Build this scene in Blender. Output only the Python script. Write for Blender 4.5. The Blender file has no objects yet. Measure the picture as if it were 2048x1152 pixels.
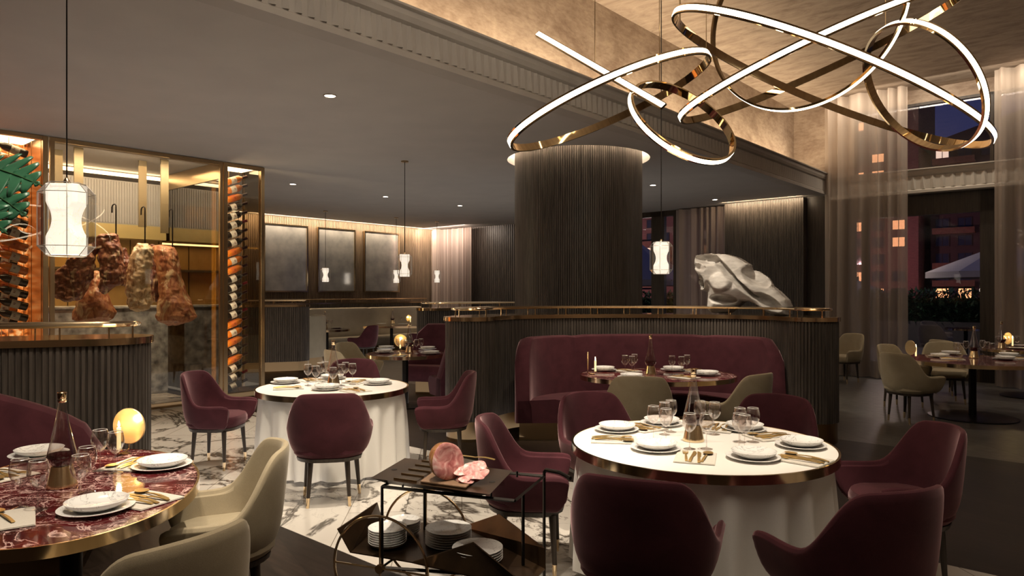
import bpy, bmesh, math, random
from math import sin, cos, pi, radians as R, sqrt, atan2, hypot
random.seed(7)
scene = bpy.context.scene
COL = scene.collection
# ------------------------------------------------------------ camera, world, exposure
F, HZ, EYE = 1400.0, 585.0, 1.63
cd = bpy.data.cameras.new('camera'); cam = bpy.data.objects.new('camera', cd); COL.objects.link(cam)
cam.location = (0, 0, EYE); cam.rotation_euler = (R(90), 0, 0)
cd.sensor_width = 36.0; cd.lens = F / 2048 * 36.0; cd.shift_y = (HZ - 576) / 2048; cd.clip_end = 600; cd.clip_start = .05
scene.camera = cam
vs = scene.view_settings; vs.view_transform = 'Standard'; vs.look = 'None'; vs.gamma = 1.0; vs.use_curve_mapping = False
vs.exposure = 0.6
wd = bpy.data.worlds.new('night_sky'); scene.world = wd; wd.use_nodes = True
wn = wd.node_tree.nodes; wn['Background'].inputs[0].default_value = (.035, .042, .12, 1); wn['Background'].inputs[1].default_value = .45
try:
    scene.cycles.max_bounces = 10; scene.cycles.transparent_max_bounces = 40; scene.cycles.sample_clamp_indirect = 4.0
    scene.cycles.caustics_reflective = False; scene.cycles.caustics_refractive = False
    scene.cycles.use_denoising = True
except Exception: pass

# room frame: its X axis runs along the window wall, its Y axis along the ceiling beam
CA, SA = .7523, .6588
ROT = -math.atan2(SA, CA)
def W(X, Y, z=0): return (CA*X + SA*Y, -SA*X + CA*Y, z)
def PX(px, py, z):                       # point at height z seen at photo pixel px, py
    d = F*(z-EYE)/(HZ-py); return ((px-1024)/F*d, d, z)
# ------------------------------------------------------------ lights (the room's lamps and added fills)
def area(name, loc, size, sy, power, col, rot=(0, 0, 0), spread=180):
    l = bpy.data.lights.new(name, 'AREA'); l.shape = 'RECTANGLE'; l.size = size; l.size_y = sy; l.energy = power; l.color = col; l.spread = R(spread)
    o = bpy.data.objects.new(name, l); COL.objects.link(o); o.location = loc; o.rotation_euler = rot; return o
def spot(name, loc, to, power, ang, col=(1, .86, .68), blend=.6, rad=.05):
    l = bpy.data.lights.new(name, 'SPOT'); l.energy = power; l.spot_size = R(ang); l.spot_blend = blend; l.color = col; l.shadow_soft_size = rad
    o = bpy.data.objects.new(name, l); COL.objects.link(o); o.location = loc
    import mathutils
    o.rotation_euler = (mathutils.Vector(to)-mathutils.Vector(loc)).to_track_quat('-Z', 'Y').to_euler(); return o
def point(name, loc, power, col, rad=.02):
    l = bpy.data.lights.new(name, 'POINT'); l.energy = power; l.color = col; l.shadow_soft_size = rad
    o = bpy.data.objects.new(name, l); COL.objects.link(o); o.location = loc; return o
WARM = (1, .76, .50); WARM2 = (1, .84, .66)
T1 = (-1.67, 6.54); T2 = (1.10, 4.10); T3 = (-1.99, 3.16); T4 = (1.56, 7.49); T5 = (-1.54, 10.1)
T6 = (-4.45, 16.8); T7 = (-3.2, 18.6); T8 = (6.02, 9.15); T9 = (8.15, 10.95)
spot('spot_white_table', (1.3, 3.7, 5.3), (T2[0], T2[1]+.1, .75), 490, 27)
spot('spot_left_table', (T1[0]+.1, T1[1]-.1, 3.55), (T1[0], T1[1], .75), 90, 52)
spot('spot_marble_table', (-1.6, 2.6, 3.55), (T3[0], T3[1], .75), 85, 62)
spot('spot_booth_table', (T4[0]-.2, T4[1]-.7, 5.3), (T4[0], T4[1]+.3, .8), 480, 42)
spot('spot_cream_chair', (-1.0, 1.9, 3.55), (-1.2, 3.2, .6), 60, 60)
spot('spot_corridor', (-.6, 4.3, 5.3), (-.7, 4.5, 0), 640, 50)
spot('fill_spot_cloth', (-.6, 3.4, 5.3), (-1.6, 6.2, .5), 330, 32)  # added spot to brighten the front of the tablecloth
spot('spot_corridor_far', W(-7, 3.9, 3.5), W(-7, 3.8, 0), 260, 75)
spot('spot_right_tables', (6.6, 9.0, 5.3), (6.4, 9.6, .7), 110, 50)
spot('spot_sculpture', (.9, 7.7, 4.4), (2.75, 8.8, 1.75), 240, 30)
spot('spot_cart', (-.6, 2.4, 4.9), (-.25, 3.5, .6), 85, 28)
spot('spot_sofa', (-2.5, 3.2, 3.5), (-2.75, 4.3, .9), 75, 60)
area('cove_upper_wall', W(-4.95, 9.3, 4.10), .25, 11, 85, WARM, (R(180), 0, ROT))
area('cove_window_head', W(-1.4, 14.2, 5.42), 6, .12, 50, WARM2, (R(30), 0, ROT))
area('cove_mirror_wall', W(-16.15, 11.0, 3.58), .1, 8.4, 120, WARM, (0, R(58), ROT))
area('cove_pier', W(-5.8, 14.55, 3.58), 1.7, .08, 13, WARM, (R(50), 0, ROT))
area('cove_far_curtain', W(-15.4, 14.3, 3.56), 2.0, .1, 32, (1, .8, .66), (R(45), 0, ROT))
area('cabinet_fill', W(-10.32, 3.9, 3.45), .15, 2.0, 50, (1, .86, .7), (0, R(28), ROT))  # added fill inside the front glass to brighten the meat
area('cabinet_top_light', W(-11.0, 3.9, 3.5), .8, 2.0, 30, WARM, (0, 0, ROT))
area('bottle_fill', W(-10.3, 5.14, 1.9), .06, 3.2, 10, (1, .85, .65), (R(90), 0, ROT-R(25)))  # added fill aimed at the tower bottles
area('bottle_fill', W(-10.3, 2.2, 2.2), .06, 2.8, 12, (1, .85, .65), (R(90), 0, ROT+R(150)))  # added fill aimed at the left cabinet bottles
area('kitchen_light', W(-12.9, 3.6, 2.5), .5, 3.0, 30, (1, .66, .3), (0, 0, ROT))
area('chandelier_ceiling_wash', (2.0, 4.6, 3.55), 2.6, 2.0, 26, WARM2, (R(180), 0, 0))
area('low_ceiling_fill', W(-9.5, 6.5, .03), 9, 12, 105, (1, .90, .82), (R(180), 0, ROT))  # added fill at floor level, facing up to brighten the low ceiling
area('overhead_glow', W(-9.0, 9.0, 3.55), 4, 6, 16, WARM2, (0, 0, ROT))  # broad added fill from above, not a fitting of its own
area('overhead_fill_near', W(-1.0, 2.0, 5.4), 3, 3, 80, WARM2, (0, 0, ROT))  # added fill overhead to lift the near tables

# ------------------------------------------------------------ materials
def mat(name, col=(.5, .5, .5), rough=.5, metal=0., sheen=0., emit=None, es=1., coat=0., trans=0., ior=1.45, spec=.5):
    m = bpy.data.materials.new(name); m.use_nodes = True; b = m.node_tree.nodes['Principled BSDF']
    b.inputs['Base Color'].default_value = (*col, 1); b.inputs['Roughness'].default_value = rough; b.inputs['Metallic'].default_value = metal
    b.inputs['Sheen Weight'].default_value = sheen; b.inputs['Coat Weight'].default_value = coat; b.inputs['Transmission Weight'].default_value = trans
    b.inputs['IOR'].default_value = ior; b.inputs['Specular IOR Level'].default_value = spec; b.inputs['Coat Roughness'].default_value = .05
    if emit: b.inputs['Emission Color'].default_value = (*emit, 1); b.inputs['Emission Strength'].default_value = es
    return m
class NT:
    def __init__(s, m): s.m = m; s.t = m.node_tree; s.n = s.t.nodes; s.b = s.n['Principled BSDF']; s.tc = s.n.new('ShaderNodeTexCoord')
    def new(s, t, **k):
        n = s.n.new(t)
        for a, v in k.items():
            if isinstance(a, str) and a.startswith('i_'): n.inputs[a[2:].replace('_', ' ')].default_value = v
            else: setattr(n, a, v)
        return n
    def l(s, a, b): s.t.links.new(a, b)
    def map(s, scale=(1, 1, 1), rot=(0, 0, 0), src='Object'):
        n = s.n.new('ShaderNodeMapping'); n.inputs['Scale'].default_value = scale; n.inputs['Rotation'].default_value = rot; s.l(s.tc.outputs[src], n.inputs['Vector']); return n.outputs[0]
    def noise(s, v, sc, det=4, dist=0., rough=.5):
        n = s.new('ShaderNodeTexNoise'); n.inputs['Scale'].default_value = sc; n.inputs['Detail'].default_value = det; n.inputs['Distortion'].default_value = dist; n.inputs['Roughness'].default_value = rough; s.l(v, n.inputs['Vector']); return n.outputs['Fac']
    def ramp(s, f, pts):
        n = s.new('ShaderNodeValToRGB'); e = n.color_ramp.elements
        while len(e) < len(pts): e.new(.5)
        for i, (p, c) in enumerate(pts): e[i].position = p; e[i].color = (*c, 1)
        s.l(f, n.inputs[0]); return n.outputs[0]
    def mix(s, a, b, f=1., mode='MULTIPLY'):
        n = s.new('ShaderNodeMixRGB', blend_type=mode)
        for k, v in ((0, f), (1, a), (2, b)):
            if isinstance(v, (int, float)): n.inputs[k].default_value = v
            elif isinstance(v, tuple): n.inputs[k].default_value = (*v, 1)
            else: s.l(v, n.inputs[k])
        return n.outputs[0]
    def bump(s, h, st=.2, d=.01):
        n = s.new('ShaderNodeBump'); n.inputs['Strength'].default_value = st; n.inputs['Distance'].default_value = d; s.l(h, n.inputs['Height']); s.l(n.outputs[0], s.b.inputs['Normal'])
    def col(s, c): s.l(c, s.b.inputs['Base Color'])
def noisy(name, c1, c2, sc=6, rough=.6, stretch=(1, 1, 1), det=5, bump=0., bd=.01, **k):
    m = mat(name, c1, rough, **k); t = NT(m); f = t.noise(t.map(stretch), sc, det); t.col(t.ramp(f, [(.32, c1), (.68, c2)]))
    if bump: t.bump(f, bump, bd)
    return m
def marble(name, base, vein, base2, s=1., rough=.12, w1=.02, w2=.012, joints=None, off=0.):
    m = mat(name, base, rough); t = NT(m); v = t.map((s, s*1.3, s), (0, 0, .5))
    a = t.noise(v, .9, 6, 1.6, .55); b = t.noise(v, 2.3, 7, 2.2, .6); c = t.noise(v, 1.4, 3, .3)
    c0 = t.ramp(c, [(.35, base), (.75, base2)])
    W1 = (1, 1, 1); K = (0, 0, 0)
    va = t.ramp(a, [(.5-w1*2.2, K), (.5-w1*.3, W1), (.5+w1*.2, W1), (.5+w1*1.2, K)])
    vb = t.ramp(b, [(.5-w2*1.3, K), (.5, W1), (.5+w2*1.3, K)])
    msk = t.ramp(t.noise(v, 1.1, 2), [(.42, K), (.6, W1)])
    vb = t.mix(vb, msk); vv = t.mix(va, vb, 1., 'LIGHTEN')
    c1 = t.mix(c0, vein, vv, 'MIX')
    if joints:
        br = t.new('ShaderNodeTexBrick'); t.l(t.map((1, 1, 1), (0, 0, joints[2])), br.inputs['Vector'])
        br.inputs['Color1'].default_value = (1, 1, 1, 1); br.inputs['Color2'].default_value = (.9, .9, .9, 1); br.inputs['Mortar'].default_value = (.35, .33, .3, 1)
        br.inputs['Scale'].default_value = 1; br.inputs['Brick Width'].default_value = joints[0]; br.inputs['Row Height'].default_value = joints[1]; br.inputs['Mortar Size'].default_value = .003
        c1 = t.mix(c1, br.outputs['Color'])
    t.col(c1); return m
def wood(name, c1, c2, rough=.45, s=1., axis='z'):
    st = {'z': (14, 14, .8), 'x': (.8, 14, 14), 'y': (14, .8, 14)}[axis]
    m = mat(name, c1, rough); t = NT(m); f = t.noise(t.map(tuple(a*s for a in st)), 2.2, 7, .6, .6); t.col(t.ramp(f, [(.3, c1), (.62, c2), (.75, c1)])); t.bump(f, .25, .004); return m
def glassy(name, tint=(1, 1, 1), ior=1.45, rough=.0, k=1.):
    m = bpy.data.materials.new(name); m.use_nodes = True; nt = m.node_tree; n = nt.nodes; n.remove(n['Principled BSDF'])
    tr = n.new('ShaderNodeBsdfTransparent'); tr.inputs[0].default_value = (*tint, 1); gl = n.new('ShaderNodeBsdfGlossy'); gl.inputs['Roughness'].default_value = rough; gl.inputs[0].default_value = (k, k, k, 1)
    lw = n.new('ShaderNodeLayerWeight'); lw.inputs[0].default_value = .5; pw = n.new('ShaderNodeMath'); pw.operation = 'POWER'; pw.inputs[1].default_value = 2.6; fr = n.new('ShaderNodeMath'); fr.operation = 'MULTIPLY_ADD'; fr.inputs[1].default_value = .95; fr.inputs[2].default_value = ((ior-1)/(ior+1))**2; mx = n.new('ShaderNodeMixShader')
    nt.links.new(lw.outputs['Facing'], pw.inputs[0]); nt.links.new(pw.outputs[0], fr.inputs[0])
    nt.links.new(fr.outputs[0], mx.inputs[0]); nt.links.new(tr.outputs[0], mx.inputs[1]); nt.links.new(gl.outputs[0], mx.inputs[2]); nt.links.new(mx.outputs[0], n['Material Output'].inputs[0]); return m
def cloth_sheer(name, col, dens):
    m = bpy.data.materials.new(name); m.use_nodes = True; nt = m.node_tree; n = nt.nodes; n.remove(n['Principled BSDF'])
    tr = n.new('ShaderNodeBsdfTransparent'); df = n.new('ShaderNodeBsdfDiffuse'); df.inputs[0].default_value = (*col, 1); tl = n.new('ShaderNodeBsdfTranslucent'); tl.inputs[0].default_value = (*col, 1)
    m1 = n.new('ShaderNodeMixShader'); m1.inputs[0].default_value = .35; m2 = n.new('ShaderNodeMixShader'); m2.inputs[0].default_value = dens
    L = nt.links.new; L(df.outputs[0], m1.inputs[1]); L(tl.outputs[0], m1.inputs[2]); L(tr.outputs[0], m2.inputs[1]); L(m1.outputs[0], m2.inputs[2]); L(m2.outputs[0], n['Material Output'].inputs[0]); return m
M = {}
def velvet(name, c1, c2, sheen, st):
    m = mat(name, c1, .85, sheen=sheen, spec=.15); m.node_tree.nodes['Principled BSDF'].inputs['Sheen Tint'].default_value = (*st, 1); m.node_tree.nodes['Principled BSDF'].inputs['Sheen Roughness'].default_value = .35
    t = NT(m); v = t.map(); f = t.noise(v, 7, 5, .5); g = t.noise(v, 420, 2); t.col(t.mix(t.ramp(f, [(.3, c1), (.7, c2)]), t.ramp(g, [(.3, (.8, .8, .8)), (.7, (1, 1, 1))]))); t.bump(g, .15, .002); return m
M['burg'] = velvet('burgundy_velvet', (.060, .017, .023), (.088, .025, .033), .85, (.74, .48, .50))
M['cream'] = velvet('cream_fabric', (.36, .30, .20), (.42, .355, .245), .3, (1, .95, .85))
M['creamleather'] = noisy('cream_upholstery', (.42, .37, .28), (.47, .42, .32), 5, .6)
M['darkwood'] = wood('dark_oak', (.018, .013, .009), (.05, .036, .026), .4)
M['flute'] = wood('fluted_dark_oak', (.038, .031, .026), (.100, .083, .070), .42)
M['flutemir'] = wood('fluted_walnut', (.10, .07, .048), (.20, .145, .10), .5)
M['brass'] = mat('polished_brass', (.86, .68, .44), .13, 1.); M['mirrorbrass'] = mat('mirror_brass', (.90, .70, .42), .05, 1.); 
t = NT(M['brass']); f = t.noise(t.map(), 3, 2); 
M['brassdark'] = mat('antique_brass', (.42, .30, .17), .28, 1.)
M['gold'] = mat('gold_cutlery', (.95, .68, .28), .36, 1.); M['brassfoot'] = mat('brass_foot', (.95, .74, .46), .24, 1.)
M['bronze'] = noisy('patinated_bronze', (.035, .022, .013), (.10, .058, .03), 4, .32, metal=.85)
M['blacksteel'] = mat('blackened_steel', (.02, .017, .015), .35, .8)
M['marble'] = marble('white_floor_marble', (.66, .62, .56), (.09, .075, .06), (.56, .52, .47), .5, .12, .012, .006, joints=(1.5, .42, .78))
M['rosso'] = marble('red_veined_marble', (.11, .009, .012), (.70, .48, .44), (.022, .004, .006), 4.2, .07, .010, .014)
M['platem'] = marble('white_marble_plate', (.82, .81, .79), (.42, .41, .40), (.78, .77, .75), 4, .12, .004, .002)
M['stone'] = noisy('grey_stone_floor', (.075, .070, .064), (.12, .112, .10), 3, .35, det=8)
t = NT(M['stone']); br = t.new('ShaderNodeTexBrick'); t.l(t.map((1, 1, 1), (0, 0, .79)), br.inputs['Vector'])
for nm, v in (('Color1', (.12, .112, .10, 1)), ('Color2', (.085, .08, .073, 1)), ('Mortar', (.03, .028, .025, 1)), ('Scale', 1), ('Brick Width', 1.6), ('Row Height', 1.1), ('Mortar Size', .006)): br.inputs[nm].default_value = v
t.col(t.mix(br.outputs['Color'], t.ramp(t.noise(t.map(), 9, 8), [(.3, (.6, .6, .6)), (.7, (1.1, 1.1, 1.1))])))
M['parquet'] = mat('dark_parquet', (.03, .02, .014), .42, spec=.3); t = NT(M['parquet'])
br = t.new('ShaderNodeTexBrick'); t.l(t.map((1, 1, 1), (0, 0, .3)), br.inputs['Vector'])
for nm, v in (('Color1', (.024, .016, .012, 1)), ('Color2', (.014, .0095, .007, 1)), ('Mortar', (.01, .007, .005, 1)), ('Scale', 1), ('Brick Width', 1.9), ('Row Height', .16), ('Mortar Size', .003)): br.inputs[nm].default_value = v
t.col(t.mix(br.outputs['Color'], t.ramp(t.noise(t.map((1.2, 16, 1), (0, 0, .3)), 3, 7, .5), [(.3, (.55, .5, .45)), (.7, (1.3, 1.25, 1.2))])))
M['ceil'] = noisy('painted_ceiling', (.42, .395, .37), (.45, .425, .395), 2, .8)
M['beam'] = noisy('painted_moulding', (.36, .33, .30), (.40, .37, .335), 3, .6)
M['header'] = noisy('cream_moulding', (.52, .48, .42), (.56, .52, .46), 3, .6)
M['plaster'] = mat('mottled_plaster', (.5, .4, .3), .8); t = NT(M['plaster']); f = t.noise(t.map((1, 1, 1.4)), 1.6, 9, .4, .65); g = t.noise(t.map((3, 3, 9)), 2.5, 6, .3, .7)
t.col(t.mix(t.ramp(f, [(.32, (.30, .225, .17)), (.55, (.46, .37, .29)), (.72, (.55, .46, .37))]), t.ramp(g, [(.3, (.72, .68, .66)), (.6, (1, 1, 1))]))); t.bump(g, .2, .01)
M['fplaster'] = mat('mottled_plaster_ceiling', (.5, .4, .3), .8); t = NT(M['fplaster']); f = t.noise(t.map((1.2, 3.2, 1), (0, 0, .4)), 1.8, 9, .5, .7)
t.col(t.ramp(f, [(.3, (.25, .19, .145)), (.5, (.42, .34, .27)), (.7, (.52, .44, .36))])); t.bump(f, .2, .01)
M['onyx'] = marble('alabaster', (.80, .74, .64), (.45, .38, .30), (.7, .62, .5), 6, .3, .008, .004)
b = M['onyx'].node_tree.nodes['Principled BSDF']; b.inputs['Emission Color'].default_value = (1, .88, .72, 1); b.inputs['Emission Strength'].default_value = .62
M['disc'] = noisy('amber_onyx_disc', (.85, .55, .22), (.95, .75, .42), 5, .22, (1, 1, 3), metal=.55)
M['glass'] = glassy('clear_glass', (.97, .97, .97), 1.5)
M['glasst'] = glassy('table_glass', (.93, .91, .90), 1.55)
M['vitrine'] = glassy('vitrine_glass', (.86, .82, .74), 1.5, 0., .8)
M['goldglass'] = glassy('gold_tinted_glass', (.36, .28, .12), 1.9, 0., .8)
M['window'] = glassy('window_glass', (.9, .9, .95), 1.4)
M['mirror'] = noisy('greyed_mirror', (.50, .51, .53), (.80, .80, .80), 3, .10, (1, 1, 1), 8, metal=.72)  # grey haze in the colour stands in for bright reflections
M['wine'] = mat('red_wine', (.05, .002, .006), .03, coat=.5)
M['linen'] = noisy('white_linen', (.72, .70, .66), (.76, .74, .70), 300, .8, sheen=.2)
M['linentop'] = mat('white_table_surface', (.86, .83, .78), .35)
M['mat'] = noisy('pale_linen_napkin', (.60, .56, .49), (.66, .62, .55), 200, .8)
M['sheer'] = cloth_sheer('sheer_curtain_cloth', (.62, .53, .45), .62)
M['drape'] = cloth_sheer('drape_cloth', (.50, .41, .36), .97)
M['emit'] = mat('lit_diffuser', (1, 1, 1), .5, emit=(1, .87, .66), es=6.)
M['colcove'] = mat('column_cove_strip', (1, 1, 1), .5, emit=(1, .80, .58), es=55.)
M['down'] = mat('overhead_glow', (1, 1, 1), .5, emit=(1, .95, .88), es=9.)
M['strip'] = mat('cove_strip', (1, 1, 1), .5, emit=(1, .80, .52), es=5.)
M['amberstrip'] = mat('amber_backlight', (1, 1, 1), .5, emit=(1, .55, .2), es=2.)
M['flame'] = mat('candle_flame', (1, 1, 1), .5, emit=(1, .80, .45), es=40.)
M['wax'] = mat('candle_wax', (.85, .75, .5), .4, emit=(1, .75, .35), es=.8)
M['bottle'] = mat('dark_bottle_glass', (.012, .008, .006), .06, coat=.6)
M['amber'] = mat('amber_bottle_glass', (.85, .25, .03), .08, trans=.25, emit=(1, .30, .03), es=0.0, coat=.4)
M['label'] = noisy('paper_label', (.62, .57, .50), (.68, .63, .56), 30, .6)
M['orangelabel'] = mat('orange_label', (.60, .14, .03), .6)
M['foil'] = mat('dark_foil', (.03, .006, .008), .3, .3)
M['redfoil'] = mat('red_foil', (.16, .012, .02), .3, .3)
M['hedge'] = noisy('hedge_leaf', (.012, .040, .018), (.03, .085, .036), 6, .5)
M['leaf'] = noisy('green_leaf', (.010, .07, .032), (.02, .12, .055), 9, .38, sheen=.1)
M['stem'] = mat('green_stem', (.03, .09, .03), .5)
M['pot'] = mat('grey_pot', (.12, .11, .1), .6)
M['greymarble'] = noisy('grey_marble_slab', (.07, .07, .068), (.42, .42, .40), 7, .3, (1, 1, 1), 9)
M['sculpt'] = noisy('whitewashed_carved_wood', (.44, .41, .38), (.74, .71, .67), 7, .75, (1, 1, 2.5), 8, .5, .01)
M['ochre'] = noisy('worn_ochre_wood', (.36, .24, .14), (.50, .45, .39), 14, .8, (1, 1, 2), 8, .4, .01)
# ------------------------------------------------------------ mesh helpers
class MB:
    def __init__(s): s.v = []; s.f = []
    def add(s, vs, fs): o = len(s.v); s.v += [tuple(v) for v in vs]; s.f += [tuple(i+o for i in f) for f in fs]; return s
    def box(s, x0, x1, y0, y1, z0, z1):
        return s.add([(x0, y0, z0), (x1, y0, z0), (x1, y1, z0), (x0, y1, z0), (x0, y0, z1), (x1, y0, z1), (x1, y1, z1), (x0, y1, z1)],
                     [(0, 3, 2, 1), (4, 5, 6, 7), (0, 1, 5, 4), (1, 2, 6, 5), (2, 3, 7, 6), (3, 0, 4, 7)])
    def rings(s, rs, close=True, cap0=True, cap1=True):
        n = len(rs[0]); o = len(s.v)
        for r in rs: s.v += [tuple(p) for p in r]
        for i in range(len(rs)-1):
            for j in range(n if close else n-1):
                a = o+i*n+j; b = o+i*n+(j+1) % n; s.f.append((a, b, b+n, a+n))
        if close and cap0: s.f.append(tuple(o+j for j in reversed(range(n))))
        if close and cap1: s.f.append(tuple(o+(len(rs)-1)*n+j for j in range(n)))
        return s
    def lathe(s, prof, n=24, c=(0, 0, 0), cap0=True, cap1=True, sx=1, sy=1):
        return s.rings([[(c[0]+r*sx*cos(2*pi*j/n), c[1]+r*sy*sin(2*pi*j/n), c[2]+z) for j in range(n)] for r, z in prof], True, cap0 and prof[0][0] > 1e-5, cap1 and prof[-1][0] > 1e-5)
    def tube(s, pts, r, n=8, closed=False):
        import mathutils
        V = mathutils.Vector; P = [V(p) for p in pts]; rs = []; up = None
        for i, p in enumerate(P):
            if closed: t = P[(i+1) % len(P)]-P[i-1]
            else: t = P[min(i+1, len(P)-1)]-P[max(i-1, 0)]
            t.normalize()
            if up is None: up = V((0, 0, 1)) if abs(t.z) < .9 else V((1, 0, 0))
            a = t.cross(up).normalized(); b = a.cross(t).normalized(); up = b
            rr = r[i] if isinstance(r, (list, tuple)) else r
            rs.append([tuple(p+a*rr*cos(2*pi*j/n)+b*rr*sin(2*pi*j/n)) for j in range(n)])
        if closed: rs.append(rs[0]); return s.rings(rs, True, False, False)
        return s.rings(rs)
    def prism(s, outline, z0, z1, cap=True):
        return s.rings([[(x, y, z0) for x, y in outline], [(x, y, z1) for x, y in outline]], True, cap, cap)
    def build(s, name, m, parent=None, loc=None, rot=None, smooth=True, sub=0, bevel=0):
        me = bpy.data.meshes.new(name); me.from_pydata(s.v, [], s.f); me.materials.append(m if not isinstance(m, str) else M[m])
        bm = bmesh.new(); bm.from_mesh(me); bmesh.ops.remove_doubles(bm, verts=bm.verts, dist=1e-5); bmesh.ops.recalc_face_normals(bm, faces=bm.faces); bm.to_mesh(me); bm.free()
        if smooth:
            me.polygons.foreach_set('use_smooth', [True]*len(me.polygons))
            try: me.set_sharp_from_angle(angle=R(38))
            except Exception: pass
        o = bpy.data.objects.new(name, me); COL.objects.link(o)
        if loc: o.location = loc
        if rot is not None: o.rotation_euler = (0, 0, rot) if isinstance(rot, (int, float)) else rot
        if parent: o.parent = parent
        if bevel: b = o.modifiers.new('bevel', 'BEVEL'); b.width = bevel; b.segments = 2; b.limit_method = 'ANGLE'
        if sub: q = o.modifiers.new('sub', 'SUBSURF'); q.levels = sub; q.render_levels = sub
        return o
def tag(o, label, cat, group=None, kind=None):
    o['label'] = label; o['category'] = cat
    if group: o['group'] = group
    if kind: o['kind'] = kind
    return o
def empty(name, loc=(0, 0, 0), rz=0.):
    o = bpy.data.objects.new(name, None); COL.objects.link(o); o.location = loc; o.rotation_euler = (0, 0, rz); o.empty_display_size = .1; return o
def kids(o): return [c for c in bpy.data.objects if c.parent == o]
TREE = {}
def reg(o):                                   # remember the parts of a thing once, for copying
    TREE[o.name] = [(c, kids(c)) for c in kids(o)]; return o
def copy_tree(o, loc, rz=0.):
    r = o.copy(); COL.objects.link(r); r.location = loc; r.rotation_euler = (0, 0, rz)
    for c, gs in TREE.get(o.name, []):
        d = c.copy(); COL.objects.link(d); d.parent = r
        for g in gs: e = g.copy(); COL.objects.link(e); e.parent = d
    return r
PROTO = {}
def place(kind, loc, rz, label, cat, group):
    p = PROTO[kind]
    if p[1]: o = p[0]; p[1] = False; o.location = loc; o.rotation_euler = (0, 0, rz)
    else: o = copy_tree(p[0], loc, rz)
    return tag(o, label, cat, group)
def struct(o): o['kind'] = 'structure'; return o
ORD = ['', 'second ', 'third ', 'fourth ', 'fifth ', 'sixth ', 'seventh ', 'eighth ', 'ninth ', 'tenth ', 'eleventh ', 'twelfth ', 'thirteenth ', 'fourteenth ', 'fifteenth ', 'sixteenth ', 'seventeenth ', 'eighteenth ', 'nineteenth ', 'twentieth ', 'twenty-first ', 'twenty-second ', 'twenty-third ', 'twenty-fourth ', 'twenty-fifth ', 'twenty-sixth ']
CARD = ['first', 'second', 'third', 'fourth', 'fifth', 'sixth', 'seventh', 'eighth', 'ninth', 'tenth', 'eleventh', 'twelfth', 'thirteenth', 'fourteenth']
def sbox(name, x0, x1, y0, y1, z0, z1, m, bevel=0): return struct(MB().box(x0, x1, y0, y1, z0, z1).build(name, m, rot=ROT, smooth=False, bevel=bevel))

# ------------------------------------------------------------ the room
YW, XB, XU, XM, ZC, ZU = 15.2, -4.5, -5.3, -16.5, 3.6, 5.5
sbox('floor', -17, 5, 2.61, 4.87, -.1, 0, 'marble')
sbox('floor', -17, 5, -5, 2.61, -.1, 0, 'parquet')
sbox('floor', -17, 5, 4.87, 8.24, -.1, 0, 'parquet')
sbox('floor', -17, 5, 8.24, YW+.3, -.1, 0, 'stone')
# low ceiling with a round cove hole round the column
CC = (.98, 10.4); RC, RH = .94, 1.05
cx, cy = CA*CC[0]-SA*CC[1], SA*CC[0]+CA*CC[1]
def holed(z, r, x0, x1, y0, y1):
    mb = MB(); n = 96; inn = []; out = []
    for j in range(n):
        a = 2*pi*j/n; c, s_ = cos(a), sin(a); inn.append((cx+r*c, cy+r*s_, z))
        k = min(((x1-cx)/c if c > 1e-9 else 1e9), ((x0-cx)/c if c < -1e-9 else 1e9), ((y1-cy)/s_ if s_ > 1e-9 else 1e9), ((y0-cy)/s_ if s_ < -1e-9 else 1e9))
        out.append((cx+k*c, cy+k*s_, z))
    for X, Y in ((x0, y0), (x1, y0), (x1, y1), (x0, y1)):         # snap the nearest ring point to each corner
        j = min(range(n), key=lambda q: hypot(out[q][0]-X, out[q][1]-Y)); out[j] = (X, Y, z)
    mb.rings([inn, out], True, False, False); return mb, inn
mb, inn = holed(ZC, RH, -17, XB-.12, -5, YW)
mb.rings([inn, [(x, y, ZC+.28) for x, y, z in inn]], True, False, True)      # the recess above the hole
struct(mb.build('ceiling', 'ceil', rot=ROT, smooth=False))
sbox('ceiling', XU-.1, 5, -5, YW, ZU, ZU+.1, 'fplaster')
sbox('wall_left', XU-.12, XU, -5, YW, ZC+.32, ZU, 'plaster')
sbox('wall_front', -17, 5, -5.1, -5, 0, ZU, 'plaster')
sbox('wall_right', 5, 5.1, -5, YW, 0, ZU, 'plaster')
# mouldings: beam along the low ceiling and header across the windows, both with a fluted tooth frieze
def moulding(name, L, z0, z1, depth, m, x, y, along, teeth):
    mb = MB(); h = z1-z0
    prof = [(0, 0), (.05, 0), (.05, .05), (.02, .07), (.02, h-.14), (.05, h-.12), (.07, h-.08), (.07, h-.03), (.10, h-.02), (.10, h), (-depth, h), (-depth, 0)]
    rs = []
    for q in (0, L): rs.append([((x+u, y+q, z0+v) if along == 'y' else (x+q, y-u, z0+v)) for u, v in prof])
    mb.rings(rs)
    n = int(L/teeth)
    for i in range(n):
        a = i*teeth+.01; w = teeth*.55
        b0, b1 = z0+.075, z0+h-.145; zm = (b0+b1)/2
        P = [(0.02, a, b0), (.02, a+w, b0), (.045, a+w*.5+.02, b0), (.02, a, b1), (.02, a+w, b1), (.042, a+w*.5, b1)]
        P = [((x+u, y+q, v) if along == 'y' else (x+q, y-u, v)) for u, q, v in P]
        mb.add(P, [(0, 1, 4, 3), (0, 3, 5, 2), (1, 2, 5, 4), (0, 2, 1), (3, 4, 5)])
    return struct(mb.build(name, m, rot=ROT, smooth=False))
moulding('trim_1', YW-.2+5, ZC-.012, 4.01, .14, 'beam', XB-.05, -5, 'y', .105)
sbox('trim_1', XU-.05, XB-.15, -5, YW-.2, 3.93, 3.99, 'beam')
moulding('trim_2', 9.4, 3.5, 3.95, .2, 'header', XB, 14.95, 'x', .16)

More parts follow.
